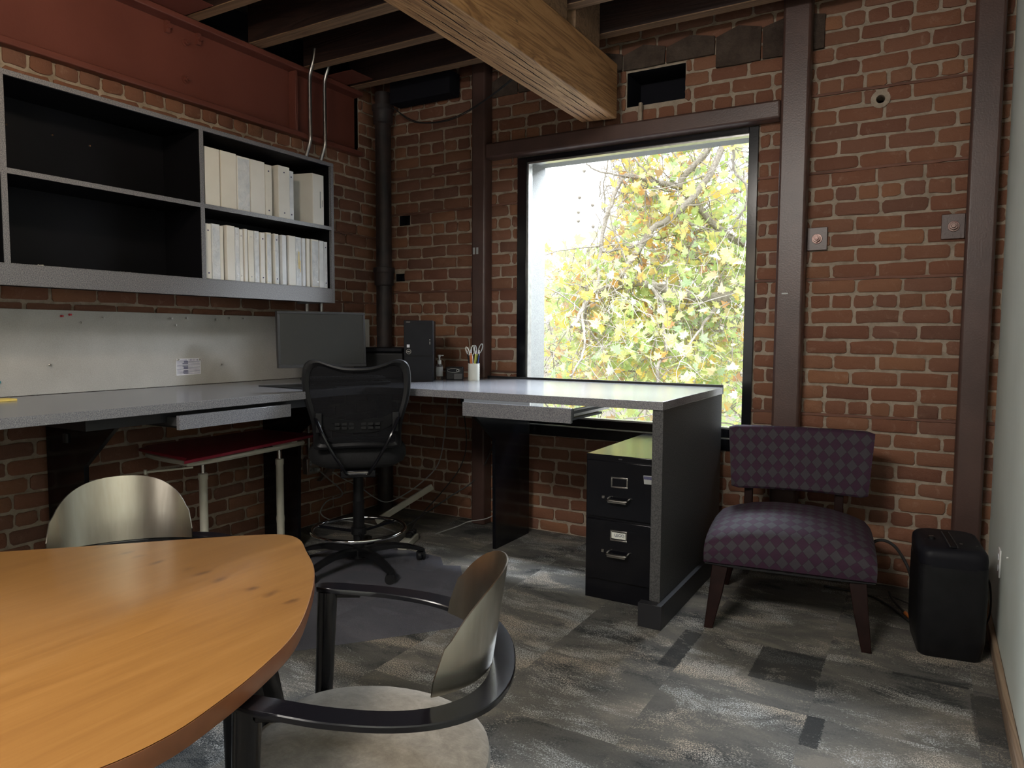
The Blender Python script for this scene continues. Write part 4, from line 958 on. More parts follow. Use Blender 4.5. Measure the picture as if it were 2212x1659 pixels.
f1 = [Vector((p.x, yb(p.x, p.z)-.006, p.z)) for p in lum]; f2 = [Vector((p.x, yb(p.x, p.z)+.006, p.z)) for p in lum]; nn_ = len(f1)
mb.add(f1+f2, [tuple(range(nn_)), tuple(range(nn_, 2*nn_))]+[(i, (i+1) % nn_, (i+1) % nn_+nn_, i+nn_) for i in range(nn_)])
for s in (-1, 1):
    for i in range(3):
        for j in range(2): mb.box(s*(.03+i*.035)-.012, s*(.03+i*.035)+.012, yb(.07, .83)-.012, yb(.07, .83)-.006, .815+j*.020, .828+j*.020)
build('lumbar_pad', mb, 'blackplastic', t, local=True)
for s in (-1, 1):
    mb = MB(); mb.tube(smoothpath([(s*.205, yb(.2, .86)-.022, .875), (s*.172, -.362, .80), (s*.12, -.365, .70), (s*.065, -.32, .60), (s*.045, -.22, .565), (s*.04, -.05, .56)], 4), .009, 8); build('back_strut', mb, 'blackmetal', t, local=True)
    mb = MB(); mb.box(s*.19-.016, s*.19+.016, yb(.19, .84)-.034, yb(.19, .84)-.014, .80, .90); build('strut_clamp', mb, 'blackplastic', t, local=True, bevel=.003)
mb = MB(); mb.tube([(-.055, -.29, .585), (.055, -.29, .585)], .008, 8); build('cross_bar', mb, 'chrome', t, local=True)
mb = MB(); mb.box(-.09, .09, -.22, .10, .545, .585); build('tilt_mechanism', mb, 'blackmetal', t, local=True, bevel=.006)
mb = MB(); mb.lathe([(.031, .10), (.031, .36), (.033, .365), (.033, .372), (.028, .375), (.028, .55)], seg=20); build('gas_column', mb, 'blackplastic', t, local=True)
mb = MB(); mb.tube([Vector((.255*math.cos(a), .255*math.sin(a), .215)) for a in [2*PI*i/56 for i in range(56)]], .0105, 10, closed=True); build('foot_ring', mb, 'chrome', t, local=True)
for k in range(3):
    a = math.radians(35+k*120); mb = MB(); mb.tube([(.025*math.cos(a), .025*math.sin(a), .20), (.248*math.cos(a), .248*math.sin(a), .213)], .008, 8); build('ring_spoke', mb, 'blackmetal', t, local=True)
mb = MB(); mb.lathe([(.035, .185), (.042, .19), (.042, .225), (.032, .23)], seg=20); build('ring_hub', mb, 'blackplastic', t, local=True)
mb = MB(); mb.lathe([(.045, .055), (.05, .06), (.048, .105), (.03, .118)], seg=20); build('base_hub', mb, 'blackplastic', t, local=True)
for k in range(5):
    a = math.radians(-106-42+13)+k*2*PI/5; dx, dy = math.cos(a), math.sin(a); sxn = Vector((-dy, dx, 0)); dv = Vector((dx, dy, 0))
    mb = MB(); rings = []
    for (r, zc, hw, hh) in ((.03, .092, .026, .020), (.10, .104, .024, .018), (.20, .105, .022, .014), (.28, .090, .022, .012), (.352, .068, .022, .009), (.370, .062, .018, .007)):
        c_ = dv*r+Vector((0, 0, zc)); rings.append([c_+sxn*hw*a_+Vector((0, 0, hh*b_)) for a_, b_ in ((-1, -1), (-1, .5), (-.6, 1), (.6, 1), (1, .5), (1, -1))])
    mb.loft(rings); lg_ = build('star_leg', mb, 'blackplastic', t, local=True)
    c_ = dv*.352+Vector((0, 0, .029)); rot = a+.7*(k-2)
    wx = Vector((math.cos(rot), math.sin(rot), 0)); mb = MB()
    for s in (-1, 1):
        mb.cyl(c_+wx*(s*.008), c_+wx*(s*.022), .0285, .0265, 20)
    mb.cyl(c_+Vector((0, 0, 0)), c_+Vector((0, 0, .045)), .006, .006, 8); mb.box(-.008, .008, -.018, .018, .035, .050, Matrix.Translation(c_-Vector((0, 0, .029))) @ Matrix.Rotation(rot, 4, 'Z'))
    ORG[lg_.name] = ORG[t.name]
    build('caster', mb, 'blackplastic', lg_, local=True)

# ---- chair mat
mb = MB(); mb.prism([(1.35, -.89), (1.855, -1.545), (1.38, -2.13), (.60, -2.10), (.45, -1.5), (.52, -.80), (1.16, -.815), (1.26, -.93)], .001, .0035)
tag(build('chair_mat', mb, 'matplastic'), 'translucent bluish plastic chair mat on the carpet', 'mat')

# ================================================================== RED-TOPPED SIDE TABLE
t = thing('red_side_table', 'small dark red topped adjustable table with cream frame under the desk', 'table', (.35, -1.55, 0))
mb = MB(); mb.prism([(.62, -2.08), (.57, -2.03), (.10, -1.97), (.04, -1.88), (.04, -1.13), (.10, -1.10), (.47, -1.10), (.475, -1.12)], .692, .708); build('table_top', mb, 'redtop', t, bevel=.003)
mb = MB(); fr_ = smoothpath([(.545, -1.93, .672), (.50, -1.33, .672), (.44, -1.20, .672), (.16, -1.17, .672), (.11, -1.26, .672), (.11, -1.85, .672), (.17, -1.95, .672), (.45, -1.98, .672)], 5, closed=True); mb.tube(fr_, .013, 8, closed=True)
mb.box(.10, .54, -1.80, -1.76, .668, .691); mb.box(.10, .50, -1.32, -1.28, .668, .691); build('support_frame', mb, 'cream', t)
for y in (-1.79, -1.285):
    mb = MB(); mb.lathe([(.055, .668), (.04, .655), (.020, .640), (.016, .630)], (.36, y, 0)); build('bracket', mb, 'cream', t)
    mb = MB(); mb.cyl((.36, y, .55), (.36, y, .640), .0135, .0135, 16); build('inner_tube', mb, 'chrome', t)
    mb = MB(); mb.lathe([(.021, .0), (.0215, .20), (.024, .23), (.021, .25), (.021, .54), (.024, .545), (.024, .575), (.020, .578)], (.36, y, 0)); build('leg', mb, 'cream', t)
    mb = MB(); mb.box(.06, .47, y-.025, y+.025, .0, .025); build('foot_bar', mb, 'cream', t, bevel=.008)
mb = MB(); mb.tube([(.545, -1.98, .655), (.40, -2.12, .640)], .005, 8); mb.lathe([(.008, -.010), (.009, 0), (.008, .012)], seg=10, mtx=Matrix.Translation((.395, -2.125, .64))); build('height_lever', mb, 'cream', t)

# ================================================================== OUTLET AND CABLES UNDER THE DESK
t = thing('surface_outlet_box', 'metal four-socket outlet box on the brick wall under the desk', 'outlet', (.03, -.735, .36))
mb = MB(); mb.box(.006, .048, -.775, -.675, .365, .465); build('box_body', mb, 'galv', t, bevel=.004)
mb = MB(); mb.box(.048, .051, -.778, -.672, .362, .468); build('face_plate', mb, 'galv', t, bevel=.002)
for (y, z) in ((-.745, .39), (-.705, .39), (-.705, .438), (-.745, .438)):
    mb = MB(); mb.lathe([(.016, 0), (.016, .003), (.014, .0035)], seg=16, mtx=frame((.051, y, z), (0, 1, 0), (0, 0, 1)))
    mb.cur = 1; mb.box(.0545, .055, y-.007, y-.004, z-.002, z+.006); mb.box(.0545, .055, y+.004, y+.007, z-.002, z+.006); build('socket', mb, ['greyplastic', 'shelfblack'], t)
mb = MB(); mb.tube([(.03, -.74, .468), (.03, -.745, .975)], .008, 8); tag(build('conduit', mb, 'galv'), 'straight thin metal conduit rising from the under-desk outlet box', 'conduit')
t = thing('power_plug', 'grey plug and cord hanging from the under-desk outlet box', 'plug', (.06, -.705, .39))
mb = MB(); mb.box(.0555, .085, -.72, -.69, .378, .402); build('plug_body', mb, 'greyplastic', t, bevel=.005)
mb = MB(); mb.tube(smoothpath([(.08, -.70, .385), (.12, -.66, .33), (.16, -.58, .24), (.14, -.56, .19), (.10, -.65, .17), (.09, -.70, .10), (.14, -.66, .05), (.22, -.56, .03), (.42, -.50, .008), (.60, -.55, .008)], 6), .0045, 8); build('cord', mb, 'greywire', t)
mb = MB(); mb.add([(.03, -.625, .335), (.075, -.545, .375), (.04, -.50, .375), (.03, -.59, .33), (.031, -.62, .300), (.03, -.545, .37)], [(0, 1, 5), (0, 1, 2), (0, 2, 3), (0, 4, 3), (0, 4, 5)])
mb = MB(); mb.prism([(-.66, .30), (-.56, .385), (-.51, .375), (-.54, .33)], .012, .05, axis='x'); tag(build('junction_box', mb, 'galv', bevel=.003), 'crooked pale metal junction box low on the left brick wall', 'box')
mb = MB(); mb.tube(smoothpath([(.05, -.545, .345), (.10, -.50, .30), (.20, -.44, .24), (.30, -.40, .17), (.38, -.36, .14), (.50, -.32, .20), (.62, -.26, .30), (.70, -.2, .42), (.72, -.16, .62), (.74, -.14, .95)], 6), .004, 6)
tag(build('loose_cable', mb, 'greywire'), 'grey cord looping from the junction box up behind the desk corner', 'cord')
mb = MB(); mb.tube(smoothpath([(.84, -.16, .96), (.86, -.10, .6), (.83, -.12, .40), (.80, -.3, .25), (.79, -.55, .12), (.815, -.655, .055)], 6), .004, 6)
tag(build('loose_cable', mb, 'wire'), 'dark cord dropping from the desk corner to the power strip', 'cord')
mb = MB(); mb.tube(smoothpath([(1.18, -.09, .96), (1.12, -.08, .7), (1.02, -.09, .45), (.92, -.10, .30), (.80, -.2, .2), (.70, -.35, .10), (.60, -.45, .02)], 6), .0045, 6)
tag(build('loose_cable', mb, 'wire'), 'black cord slanting down across the bricks behind the drafting chair', 'cord')
mb = MB(); mb.tube(smoothpath([(1.29, -.12, .80), (1.27, -.12, .45), (1.22, -.13, .22), (1.12, -.2, .10), (1.00, -.28, .07), (.92, -.30, .03), (.86, -.45, .010)], 6), .0035, 6)
tag(build('loose_cable', mb, 'greywire'), 'thin grey cord curling along the floor left of the desk bracket', 'cord')
t = thing('power_strip', 'beige power strip with black plugs on the floor behind the drafting chair', 'power strip', (.83, -.69, 0), math.radians(20))
mb = MB(); mb.box(-.03, .03, -.14, .10, 0, .04); build('strip_body', mb, 'cream', t, local=True, bevel=.006)
for y in (-.02, .03, .07):
    mb = MB(); mb.box(-.018, .018, y, y+.025, .041, .07); build('plug', mb, 'blackplastic', t, local=True, bevel=.004)
mb = MB(); mb.prism([(-.35, .095), (-.32, .07), (-.02, .30), (-.03, .335), (-.06, .33)], .11, .13, axis='x')
mb = MB(); a_ = Vector((.42, -.50, .05)); b_ = Vector((.60, -.10, .24)); dv = (b_-a_).normalized(); up_ = Vector((-.1, 0, 1)); sd = dv.cross(up_).normalized(); uu = sd.cross(dv)
mb.box(-.02, .45, -.022, .022, -.010, .010, frame(a_, dv, uu)); tag(build('loose_power_strip', mb, 'cream', bevel=.006, seg=3), 'beige bar-shaped power strip dangling slantwise in the corner below the desk', 'power strip')

# ================================================================== PURPLE CHAIR
pr_ = math.radians(7)
t = thing('slipper_chair', 'low armless chair in purple and grey diamond fabric by the brick wall', 'chair', (3.045, -.66, 0), pr_)
# seat: rounded block, uv by arc length
def uvgrid(name, prof, xs, bow, parent, sidez=None):
    pass
SW, SD = .345, .325
mb = MB(); uvs = []
nx, rings = 28, []
def seatpt(s, tt):
    """s in -1..1 across, tt = (y, z) of the section"""
    return None
sec = []   # closed section in (y, z): front-bottom -> over the top -> back-bottom
for (y, z) in [(-.305, .285), (-.325, .30), (-.335, .34), (-.337, .385), (-.325, .425), (-.295, .455), (-.24, .476), (-.16, .492), (-.05, .50), (.08, .498), (.18, .485), (.26, .465), (.30, .44), (.31, .39), (.31, .33), (.30, .285)]: sec.append((y, z))
arc = [0]
for i in range(1, len(sec)): arc.append(arc[-1]+math.hypot(sec[i][0]-sec[i-1][0], sec[i][1]-sec[i-1][1]))
xsn = [-1, -.995, -.975, -.93, -.85, -.72, -.5, -.25, 0, .25, .5, .72, .85, .93, .975, .995, 1]
vs = []; fs = []; ns = len(sec)
for s in xsn:
    e = abs(s); dome = max(0, 1-e**6)**.5 if e < 1 else 0
    drop = .125*(e**2.6)*.62+(.045 if e > .99 else .02*(e > .97))
    for (i, (y, z)) in enumerate(sec):
        k = (z-.285)/.215
        zz = z-drop*max(0, k)
        yy = y*(1-.05*e**8)
        xx = s*SW*(1+.02*k*(1-k)*4)*(1 if e < 1 else .99)
        if e >= .975: xx = math.copysign(SW*(.985+.015*(1-((e-.975)/.025))), s)*(1.0)
        vs.append(Vector((xx, yy, zz))); uvs.append((s*SW+.4, arc[i]))
mid = len(xsn)
for a_ in range(mid-1):
    for i in range(ns-1): fs.append((a_*ns+i, a_*ns+i+1, (a_+1)*ns+i+1, (a_+1)*ns+i))
    fs.append((a_*ns+ns-1, a_*ns, (a_+1)*ns, (a_+1)*ns+ns-1))
for s_, col_ in ((-1, 0), (1, mid-1)):
    k0 = len(vs)
    for i in range(ns):
        p = vs[col_*ns+i]; vs.append(p.copy()); uvs.append((p.y+.1, p.z))
    fs.append(tuple(k0+i for i in range(ns)))
mb.add(vs, fs); build('seat', mb, 'diamond', t, local=True, uvs=uvs)
# back cushion, curved in plan, tilted
mb = MB(); uvs = []; vs = []; fs = []
nx_ = 17; prof = [(-1, .0), (-.97, -.6), (-.9, -.9), (-.6, -1), (0, -1), (.6, -1), (.9, -.9), (.97, -.6), (1, 0), (.97, .6), (.9, .9), (0, 1), (-.9, .9), (-.97, .6)]
BW, BH, BT = .322, .158, .034
for ix in range(nx_):
    s = -1+2*ix/(nx_-1); s = math.copysign(abs(s)**.8, s) if s else 0
    e = abs(s); ew = (1-max(0, e-.93)/.07*.55)
    cz = .688
    for j, (v_, d_) in enumerate(prof):
        w2 = 1+.035*v_
        z = cz+v_*BH*(1-.06*(e > .99)); y = .232+.10*(z-cz)*1.2-.055*e*e*0+.05*(1-e*e)+d_*BT*ew
        vs.append(Vector((s*BW*w2+.022, y, z))); uvs.append((s*BW+.4, z*1.0+.01*j*0))
npf = len(prof)
for ix in range(nx_-1):
    for j in range(npf): fs.append((ix*npf+j, ix*npf+(j+1) % npf, (ix+1)*npf+(j+1) % npf, (ix+1)*npf+j))
fs += [tuple(range(npf)), tuple((nx_-1)*npf+j for j in range(npf))]
mb.add(vs, fs); build('backrest', mb, 'diamond', t, local=True, uvs=uvs)
for s in (-1, 1):
    mb = MB(); mb.box(s*.21-.02, s*.21+.02, .255, .30, .40, .60); build('back_post', mb, 'mahog', t, local=True, bevel=.004)
for (sx_, sy_) in ((-1, -1), (1, -1), (-1, 1), (1, 1)):
    mb = MB(); rings = []
    x0, y0 = sx_*.275, -.265 if sy_ < 0 else .25
    for (z, r, ox, oy) in ((.29, .034, 0, 0), (.15, .028, .018, .022), (0, .019, .042, .045)):
        rings.append([Vector((x0+sx_*ox+a*r, y0+(sy_*oy)+b*r, z)) for a, b in ((-1, -1), (1, -1), (1, 1), (-1, 1))])
    mb.loft(rings); build('leg', mb, 'mahog', t, local=True, bevel=.003)
mb = MB(); mb.tube(smoothpath([(x*SW*.99, y, .287) for x, y in ((-1, -.30), (-.5, -.318), (0, -.32), (.5, -.318), (1, -.30))], 4), .005, 6); build('welt', mb, 'seatmesh', t, local=True)

# ================================================================== SHREDDER
sr = math.radians(8)
t = thing('paper_shredder', 'black upright paper shredder in the right corner', 'shredder', (3.675, -.70, 0), sr)
mb = MB(); rings = []
def rr_(w, d, r=.035, k=5, oy=0):
    out = []
    for (cx_, cy_, a0) in ((w-r, d-r, 0), (-w+r, d-r, 90), (-w+r, -d+r, 180), (w-r, -d+r, 270)):
        for i in range(k+1):
            a = math.radians(a0+90*i/k); out.append((cx_+r*math.cos(a), cy_+r*math.sin(a)+oy))
    return out
for (w_, d_, z) in ((.108, .135, .0), (.113, .14, .006), (.122, .146, .08), (.124, .147, .25), (.122, .146, .38)):
    rings.append([Vector((x, y, z)) for x, y in rr_(w_, d_)])
mb.loft(rings); build('bin', mb, 'blackplastic', t, local=True)
mb = MB(); rings = []
for (w_, d_, z, sl) in ((.122, .146, .382, 0), (.123, .147, .42, .0), (.121, .145, .438, .006), (.112, .136, .452, .010), (.100, .124, .458, .012)):
    rings.append([Vector((x, y, z+y*.07)) for x, y in rr_(w_, d_, .045)])
mb.loft(rings); build('shredder_head', mb, 'blackgloss', t, local=True)
mb = MB(); mb.box(-.012, .010, -.10, .11, .4555, .462, Matrix.Rotation(.04, 4, 'X')); build('paper_slot', mb, 'shelfblack', t, local=True, bevel=.002)
mb = MB()
for x in (-.0145, .0125): mb.box(x-.0012, x+.0012, -.10, .11, .4575, .4640, Matrix.Rotation(.04, 4, 'X'))
build('slot_rim', mb, 'darkgrey', t, local=True)
mb = MB(); mb.lathe([(.014, .4555), (.014, .465), (.010, .467)], (-.065, -.01, -.0015)); build('power_dial', mb, 'blackplastic', t, local=True)
mb = MB(); mb.box(-.073, -.057, -.004, .0, .4645, .4665); 
for i in range(4): mb.box(-.092, -.090, -.03+i*.012, -.026+i*.012, .4545, .4565)
mb.box(.03, .04, -.055, -.049, .4545, .4565); mb.box(.085, .093, -.06, -.055, .452, .454)
build('dial_marking', mb, 'satin', t, local=True)
mb = MB(); mb.tube(smoothpath([(3.80, -.56, .30), (3.835, -.55, .25), (3.84, -.53, .10), (3.80, -.40, .008), (3.60, -.30, .008), (3.45, -.18, .009)], 6), .004, 6)
tag(build('loose_cable', mb, 'wire'), 'black cord running down behind the shredder beside the pale wall', 'cord')
mb = MB(); mb.tube(smoothpath([(3.30, -.30, .20), (3.38, -.22, .285), (3.46, -.24, .28), (3.53, -.40, .22), (3.555, -.56, .16)], 6), .0075, 8)
tag(build('loose_cable', mb, 'wire'), 'thick black cord arching between purple chair and shredder', 'cord')
mb = MB(); mb.tube(smoothpath([(3.15, -.20, .01), (3.35, -.24, .012), (3.45, -.34, .012), (3.55, -.52, .010)], 6), .006, 8); mb.tube(smoothpath([(3.45, -.28, .06), (3.47, -.32, .035), (3.52, -.42, .02), (3.545, -.47, .014)], 5), .006, 8)
tag(build('loose_cable', mb, 'wire'), 'black cord lying on the carpet left of the shredder', 'cord')
mb = MB(); mb.cyl((3.525, -.44, .024), (3.55, -.49, .018), .009, .007, 10); tag(build('cord_connector', mb, 'orange'), 'small orange cord connector on the floor beside the shredder', 'connector')

# ================================================================== CONFERENCE TABLE
t = thing('conference_table', 'rounded triangular honey wood conference table in the left foreground', 'table', (1.9, -3.5, 0))
op = [(1.39, -3.42), (1.546, -3.26), (1.724, -3.078), (1.85, -2.945), (1.97, -2.825), (2.045, -2.775), (2.115, -2.788), (2.20, -2.848), (2.325, -2.942), (2.45, -3.073), (2.566, -3.225), (2.628, -3.362), (2.664, -3.48), (2.680, -3.575), (2.665, -3.68), (2.60, -3.80), (2.45, -3.93), (2.15, -4.03), (1.75, -4.08), (1.35, -4.08), (1.12, -4.02), (1.04, -3.90), (1.08, -3.75), (1.22, -3.59)]
ol = smoothpath([(x, y, 0) for x, y in op], 5, closed=True)
cen = Vector((1.9, -3.5, 0))
def shr(p, d_): v = (p-cen); return cen+v*(1-d_/v.length)
mb = MB(); mb.loft([[Vector((q.x, q.y, z)) for q in (shr(p, dd) for p in ol)] for dd, z in ((.004, .7385), (.001, .7395), (.003, .7405))]); build('table_top', mb, 'veneer', t)
mb = MB(); mb.loft([[Vector((q.x, q.y, z)) for q in (shr(p, dd) for p in ol)] for dd, z in ((.012, .698), (.004, .703), (0, .715), (.0, .738))]); build('table_edge', mb, 'edgewood', t)
for (x, y, x2, y2) in ((2.36, -3.16, 2.44, -3.02), (1.40, -3.60, 1.20, -3.62), (2.15, -3.80, 2.25, -3.95)):
    mb = MB(); mb.tube([(x, y, .697), (x+(x2-x)*.3, y+(y2-y)*.3, .45), (x2, y2, 0)], [.034, .028, .018], 18); build('leg', mb, 'blackmetal', t)
mb = MB(); mb.prism([(1.40, -3.62), (2.36, -3.16), (2.38, -3.20), (2.17, -3.83), (2.12, -3.81), (1.40, -3.66)], .680, .696); build('under_frame', mb, 'blackmetal', t)

# ================================================================== ARMCHAIRS
def armchair(lab, loc, rz, oxs=0):
    t = thing('conference_chair', lab, 'chair', (loc[0], loc[1], 0), rz, 'steel-backed armchairs around the table')
    # local: +y = towards the chair's back. arms form a flat hoop at about 0.69 m
    outer = [(.293, -.014), (.305, .073), (.312, .155), (.303, .256), (.269, .342), (.203, .411), (.107, .449), (0, .460)]
    inner = [(.246, -.011), (.256, .073), (.262, .155), (.252, .245), (.220, .318), (.163, .373), (.087, .403), (0, .412)]
    O = smoothpath([(x, y, 0) for x, y in outer]+[(-x, y, 0) for x, y in outer[-2::-1]], 4); I = smoothpath([(x, y, 0) for x, y in inner]+[(-x, y, 0) for x, y in inner[-2::-1]], 4)
    mb = MB(); nO = len(O)
    def z_(y): return .637+.054*(1-max(0, y)/.46)
    rings = []
    for i, (o_, i_) in enumerate(zip(O, I)):
        c_ = (o_+i_)/2; z = z_(c_.y)
        e_ = min(i, nO-1-i); k = .55 if e_ == 0 else (.85 if e_ == 1 else 1)
        a = c_+(o_-c_)*k; b = c_+(i_-c_)*k
        rings.append([Vector((a.x, a.y, z-.006)), Vector((a.x, a.y, z+.003)), Vector((c_.x+(a.x-c_.x)*.93, c_.y+(a.y-c_.y)*.93, z+.0052)), Vector((c_.x+(b.x-c_.x)*.93, c_.y+(b.y-c_.y)*.93, z+.0052)), Vector((b.x, b.y, z+.003)), Vector((b.x, b.y, z-.006))])
    mb.loft(rings); build('arm_hoop', mb, 'blackmetal', t, local=True)
    # steel shell standing on the hoop
    A = math.radians(58); nu, nv = 36, 12; R0 = .230; cy = .184; vs = []; 
    for th_ in (0, 1):
        for i in range(nu+1):
            u = -1+2*i/nu
            for j in range(nv+1):
                v_ = j/nv
                top = .012+.188*max(0, 1-abs(u)**2.4)**.55
                zb_ = -.028*(1-abs(u)**2)*0
                z = z_(cy+R0*math.cos(u*A))+.004+max(.0, (top+.016*(1-(1-abs(u))**.5 if abs(u) > .93 else 0))*v_)
                rr = R0-.003*th_
                ang_ = u*A
                lean_ = .15*(z-z_(.4))
                vs.append(Vector(((rr)*math.sin(ang_), cy+rr*math.cos(ang_)*1.0+lean_, z)))
    fs = []; st = (nu+1)*(nv+1); idx = lambda t_, i, j: t_*st+i*(nv+1)+j
    for i in range(nu):
        for j in range(nv):
            fs.append((idx(0, i, j), idx(0, i+1, j), idx(0, i+1, j+1), idx(0, i, j+1))); fs.append((idx(1, i, j), idx(1, i, j+1), idx(1, i+1, j+1), idx(1, i+1, j)))
        fs.append((idx(0, i, nv), idx(0, i+1, nv), idx(1, i+1, nv), idx(1, i, nv))); fs.append((idx(0, i, 0), idx(1, i, 0), idx(1, i+1, 0), idx(0, i+1, 0)))
    mb = MB(); mb.add(vs, fs); sh = build('back_shell', mb, 'brushed', t, local=True)
    # seat
    mb = MB(); rings = []
    for (sc_, z) in ((.80, .412), (.96, .418), (1.0, .435), (.985, .455), (.92, .468), (.7, .476), (.35, .479)):
        rr = []
        for a in [2*PI*i/48 for i in range(48)]:
            x = .245*abs(math.cos(a))**(2/2.4)*(1 if math.cos(a) > 0 else -1); y = .245*abs(math.sin(a))**(2/2.4)*(1 if math.sin(a) > 0 else -1)
            x *= 1-.12*(y/.245 > 0)*(y/.245)
            rr.append(Vector((x*sc_, .165+y*sc_, z-.012*(y*sc_/.245))))
        rings.append(rr)
    mb.loft(rings); build('seat', mb, 'suede', t, local=True)
    mb = MB(); mb.prism([(.20, -.04), (.21, .30), (.10, .38), (-.10, .38), (-.21, .30), (-.20, -.04)], .398, .411); build('seat_frame', mb, 'blackmetal', t, local=True)
    for s in (-1, 1):
        mb = MB(); mb.tube([(s*.270, .012, .684), (s*.267, .0, .42), (s*.264, -.035, 0)], [.024, .021, .013], 16); mb.cyl((s*.262, .0, .405), (s*.19, .01, .405), .010, .010, 10); build('front_leg', mb, 'blackmetal', t, local=True)
        mb = MB(); mb.tube([(s*.15, .30, .405), (s*.165, .33, .2), (s*.18, .36, 0)], [.019, .017, .011], 16); build('rear_leg', mb, 'blackmetal', t, local=True)
        mb = MB(); mb.box(s*.278-.012, s*.278+.012, .03, .09, .666, .676); build('arm_bracket', mb, 'blackmetal', t, local=True, bevel=.002)
    return t
armchair('steel-backed armchair with a taupe suede seat, right of the table', (2.474, -3.159), math.radians(-59.3))
armchair('steel-backed armchair on the far side of the table below the shelf', (1.748, -3.078), math.radians(56.5))

# ================================================================== THE TREE OUTSIDE
tree = thing('plane_tree', 'large plane tree with yellow and green leaves filling the window view', 'tree', (3.4, 4.6, -4.0))
B = {
'b1': ([(3.4, 4.5, 1.6), (2.6, 3.8, 1.80), (2.18, 3.6, 1.76), (1.9, 3.49, 1.71), (1.68, 3.38, 1.69), (1.49, 3.27, 1.70), (1.28, 3.16, 1.72), (1.12, 3.05, 1.8), (.99, 2.95, 1.83), (.78, 2.84, 1.84), (.62, 2.73, 1.75), (.56, 2.62, 1.71), (.51, 2.51, 1.53), (.46, 2.4, 1.37)], .060, .014),
'b2': ([(.76, 2.84, 1.84), (.87, 2.93, 2.06), (.94, 3.07, 2.25), (.99, 3.2, 2.4), (1.15, 3.33, 2.54), (1.33, 3.47, 2.73), (1.53, 3.6, 3.07), (1.7, 3.7, 3.6)], .026, .03),
'b3': ([(1.9, 4.2, 2.2), (1.59, 4.0, 2.4), (1.41, 3.87, 2.58), (1.25, 3.75, 2.78), (1.12, 3.62, 2.91), (.86, 3.49, 2.97), (.67, 3.36, 3.03), (.61, 3.24, 2.94), (.58, 3.11, 2.72), (.55, 2.98, 2.46), (.56, 2.85, 2.15), (.60, 2.73, 1.85), (.64, 2.6, 1.65)], .034, .012),
'b4': ([(1.16, 3.6, 2.90), (1.2, 3.6, 3.0), (1.47, 3.63, 3.3), (1.6, 3.8, 3.7)], .026, .03),
'b5': ([(2.0, 2.4, 3.04), (1.99, 2.48, 2.91), (1.99, 2.56, 2.78), (2.08, 2.64, 2.65), (2.06, 2.72, 2.49), (1.96, 2.8, 2.39)], .013, .008),
'b6': ([(1.06, 3.0, 1.8), (1.19, 3.02, 1.59), (1.24, 2.94, 1.34), (1.29, 2.86, 1.15), (1.24, 2.78, 1.02), (1.26, 2.7, .78), (1.3, 2.6, .5)], .018, .014),
'b7': ([(1.67, 3.4, 1.66), (1.61, 3.2, 1.48), (1.56, 3.0, 1.32), (1.5, 2.8, 1.12)], .017, .007),
'b8': ([(.59, 2.65, 1.72), (.51, 2.52, 1.53), (.57, 2.44, 1.36), (.62, 2.36, 1.21), (.62, 2.28, 1.06), (.54, 2.2, .89)], .014, .008),
'b9': ([(.56, 2.62, 1.74), (.47, 2.7, 1.46), (.62, 2.6, 1.28), (.77, 2.5, 1.13), (.91, 2.4, .93)], .012, .008),
'b10': ([(.55, 2.88, 2.16), (.77, 2.97, 2.19), (.95, 3.03, 2.25), (1.13, 3.1, 2.4)], .010, .006),
'b11': ([(2.3, 4.3, 2.3), (1.96, 4.2, 2.21), (1.59, 4.0, 2.15), (1.46, 3.8, 2.09), (1.07, 3.6, 2.26)], .024, .010),
'b12': ([(.56, 2.9, 2.25), (.51, 2.77, 2.2), (.27, 2.63, 2.18), (.08, 2.5, 2.12)], .009, .005),
'b13': ([(.73, 3.38, 3.0), (.49, 3.1, 3.03), (.38, 3.0, 3.07), (.35, 2.9, 3.12)], .010, .004),
'b14': ([(2.2, 4.3, 1.6), (1.92, 4.2, 1.48), (1.63, 3.93, 1.35), (1.18, 3.67, 1.35), (.84, 3.4, 1.2)], .018, .008),
'b15': ([(.96, 3.5, 2.95), (.9, 3.13, 3.04), (.8, 3.07, 3.18), (.74, 3.0, 3.31)], .010, .005)}
mb = MB(); mb.tube(smoothpath([(3.4, 4.6, -4.0), (3.45, 4.55, -1.5), (3.4, 4.5, .5), (3.4, 4.5, 1.6), (3.0, 4.6, 2.6), (2.4, 4.5, 3.6), (2.0, 4.3, 4.8)], 5), [.22]*5+[.20]*5+[.17]*5+[.13]*5+[.09]*5+[.07]*6, 16); build('trunk', mb, 'bark', tree)
R = random.Random(21); allp = []
for k, (pts, r0, r1) in B.items():
    p = smoothpath(pts, 5); n = len(p); p = [q+Vector((R.uniform(-.008, .008), R.uniform(-.01, .01), R.uniform(-.008, .008))) for q in p]
    rs = [1.2*(r0+(r1-r0)*i/(n-1)) for i in range(n)]; mb = MB(); mb.tube(p, rs, 10); build('branch', mb, 'bark', tree)
    allp += [(q, r) for q, r in zip(p, rs)]
def inwin(p, m_=.0):  # crown outline: open sky toward the upper left of the crown
    sc_ = (p.y+4.16)/(7.16); x = 3.575+(p.x-3.575)/sc_; z = 1.3+(p.z-1.3)/sc_
    if z > 2.42+.15*m_ and x < .62+.2*m_: return False
    return True
mb = MB(); tips = []
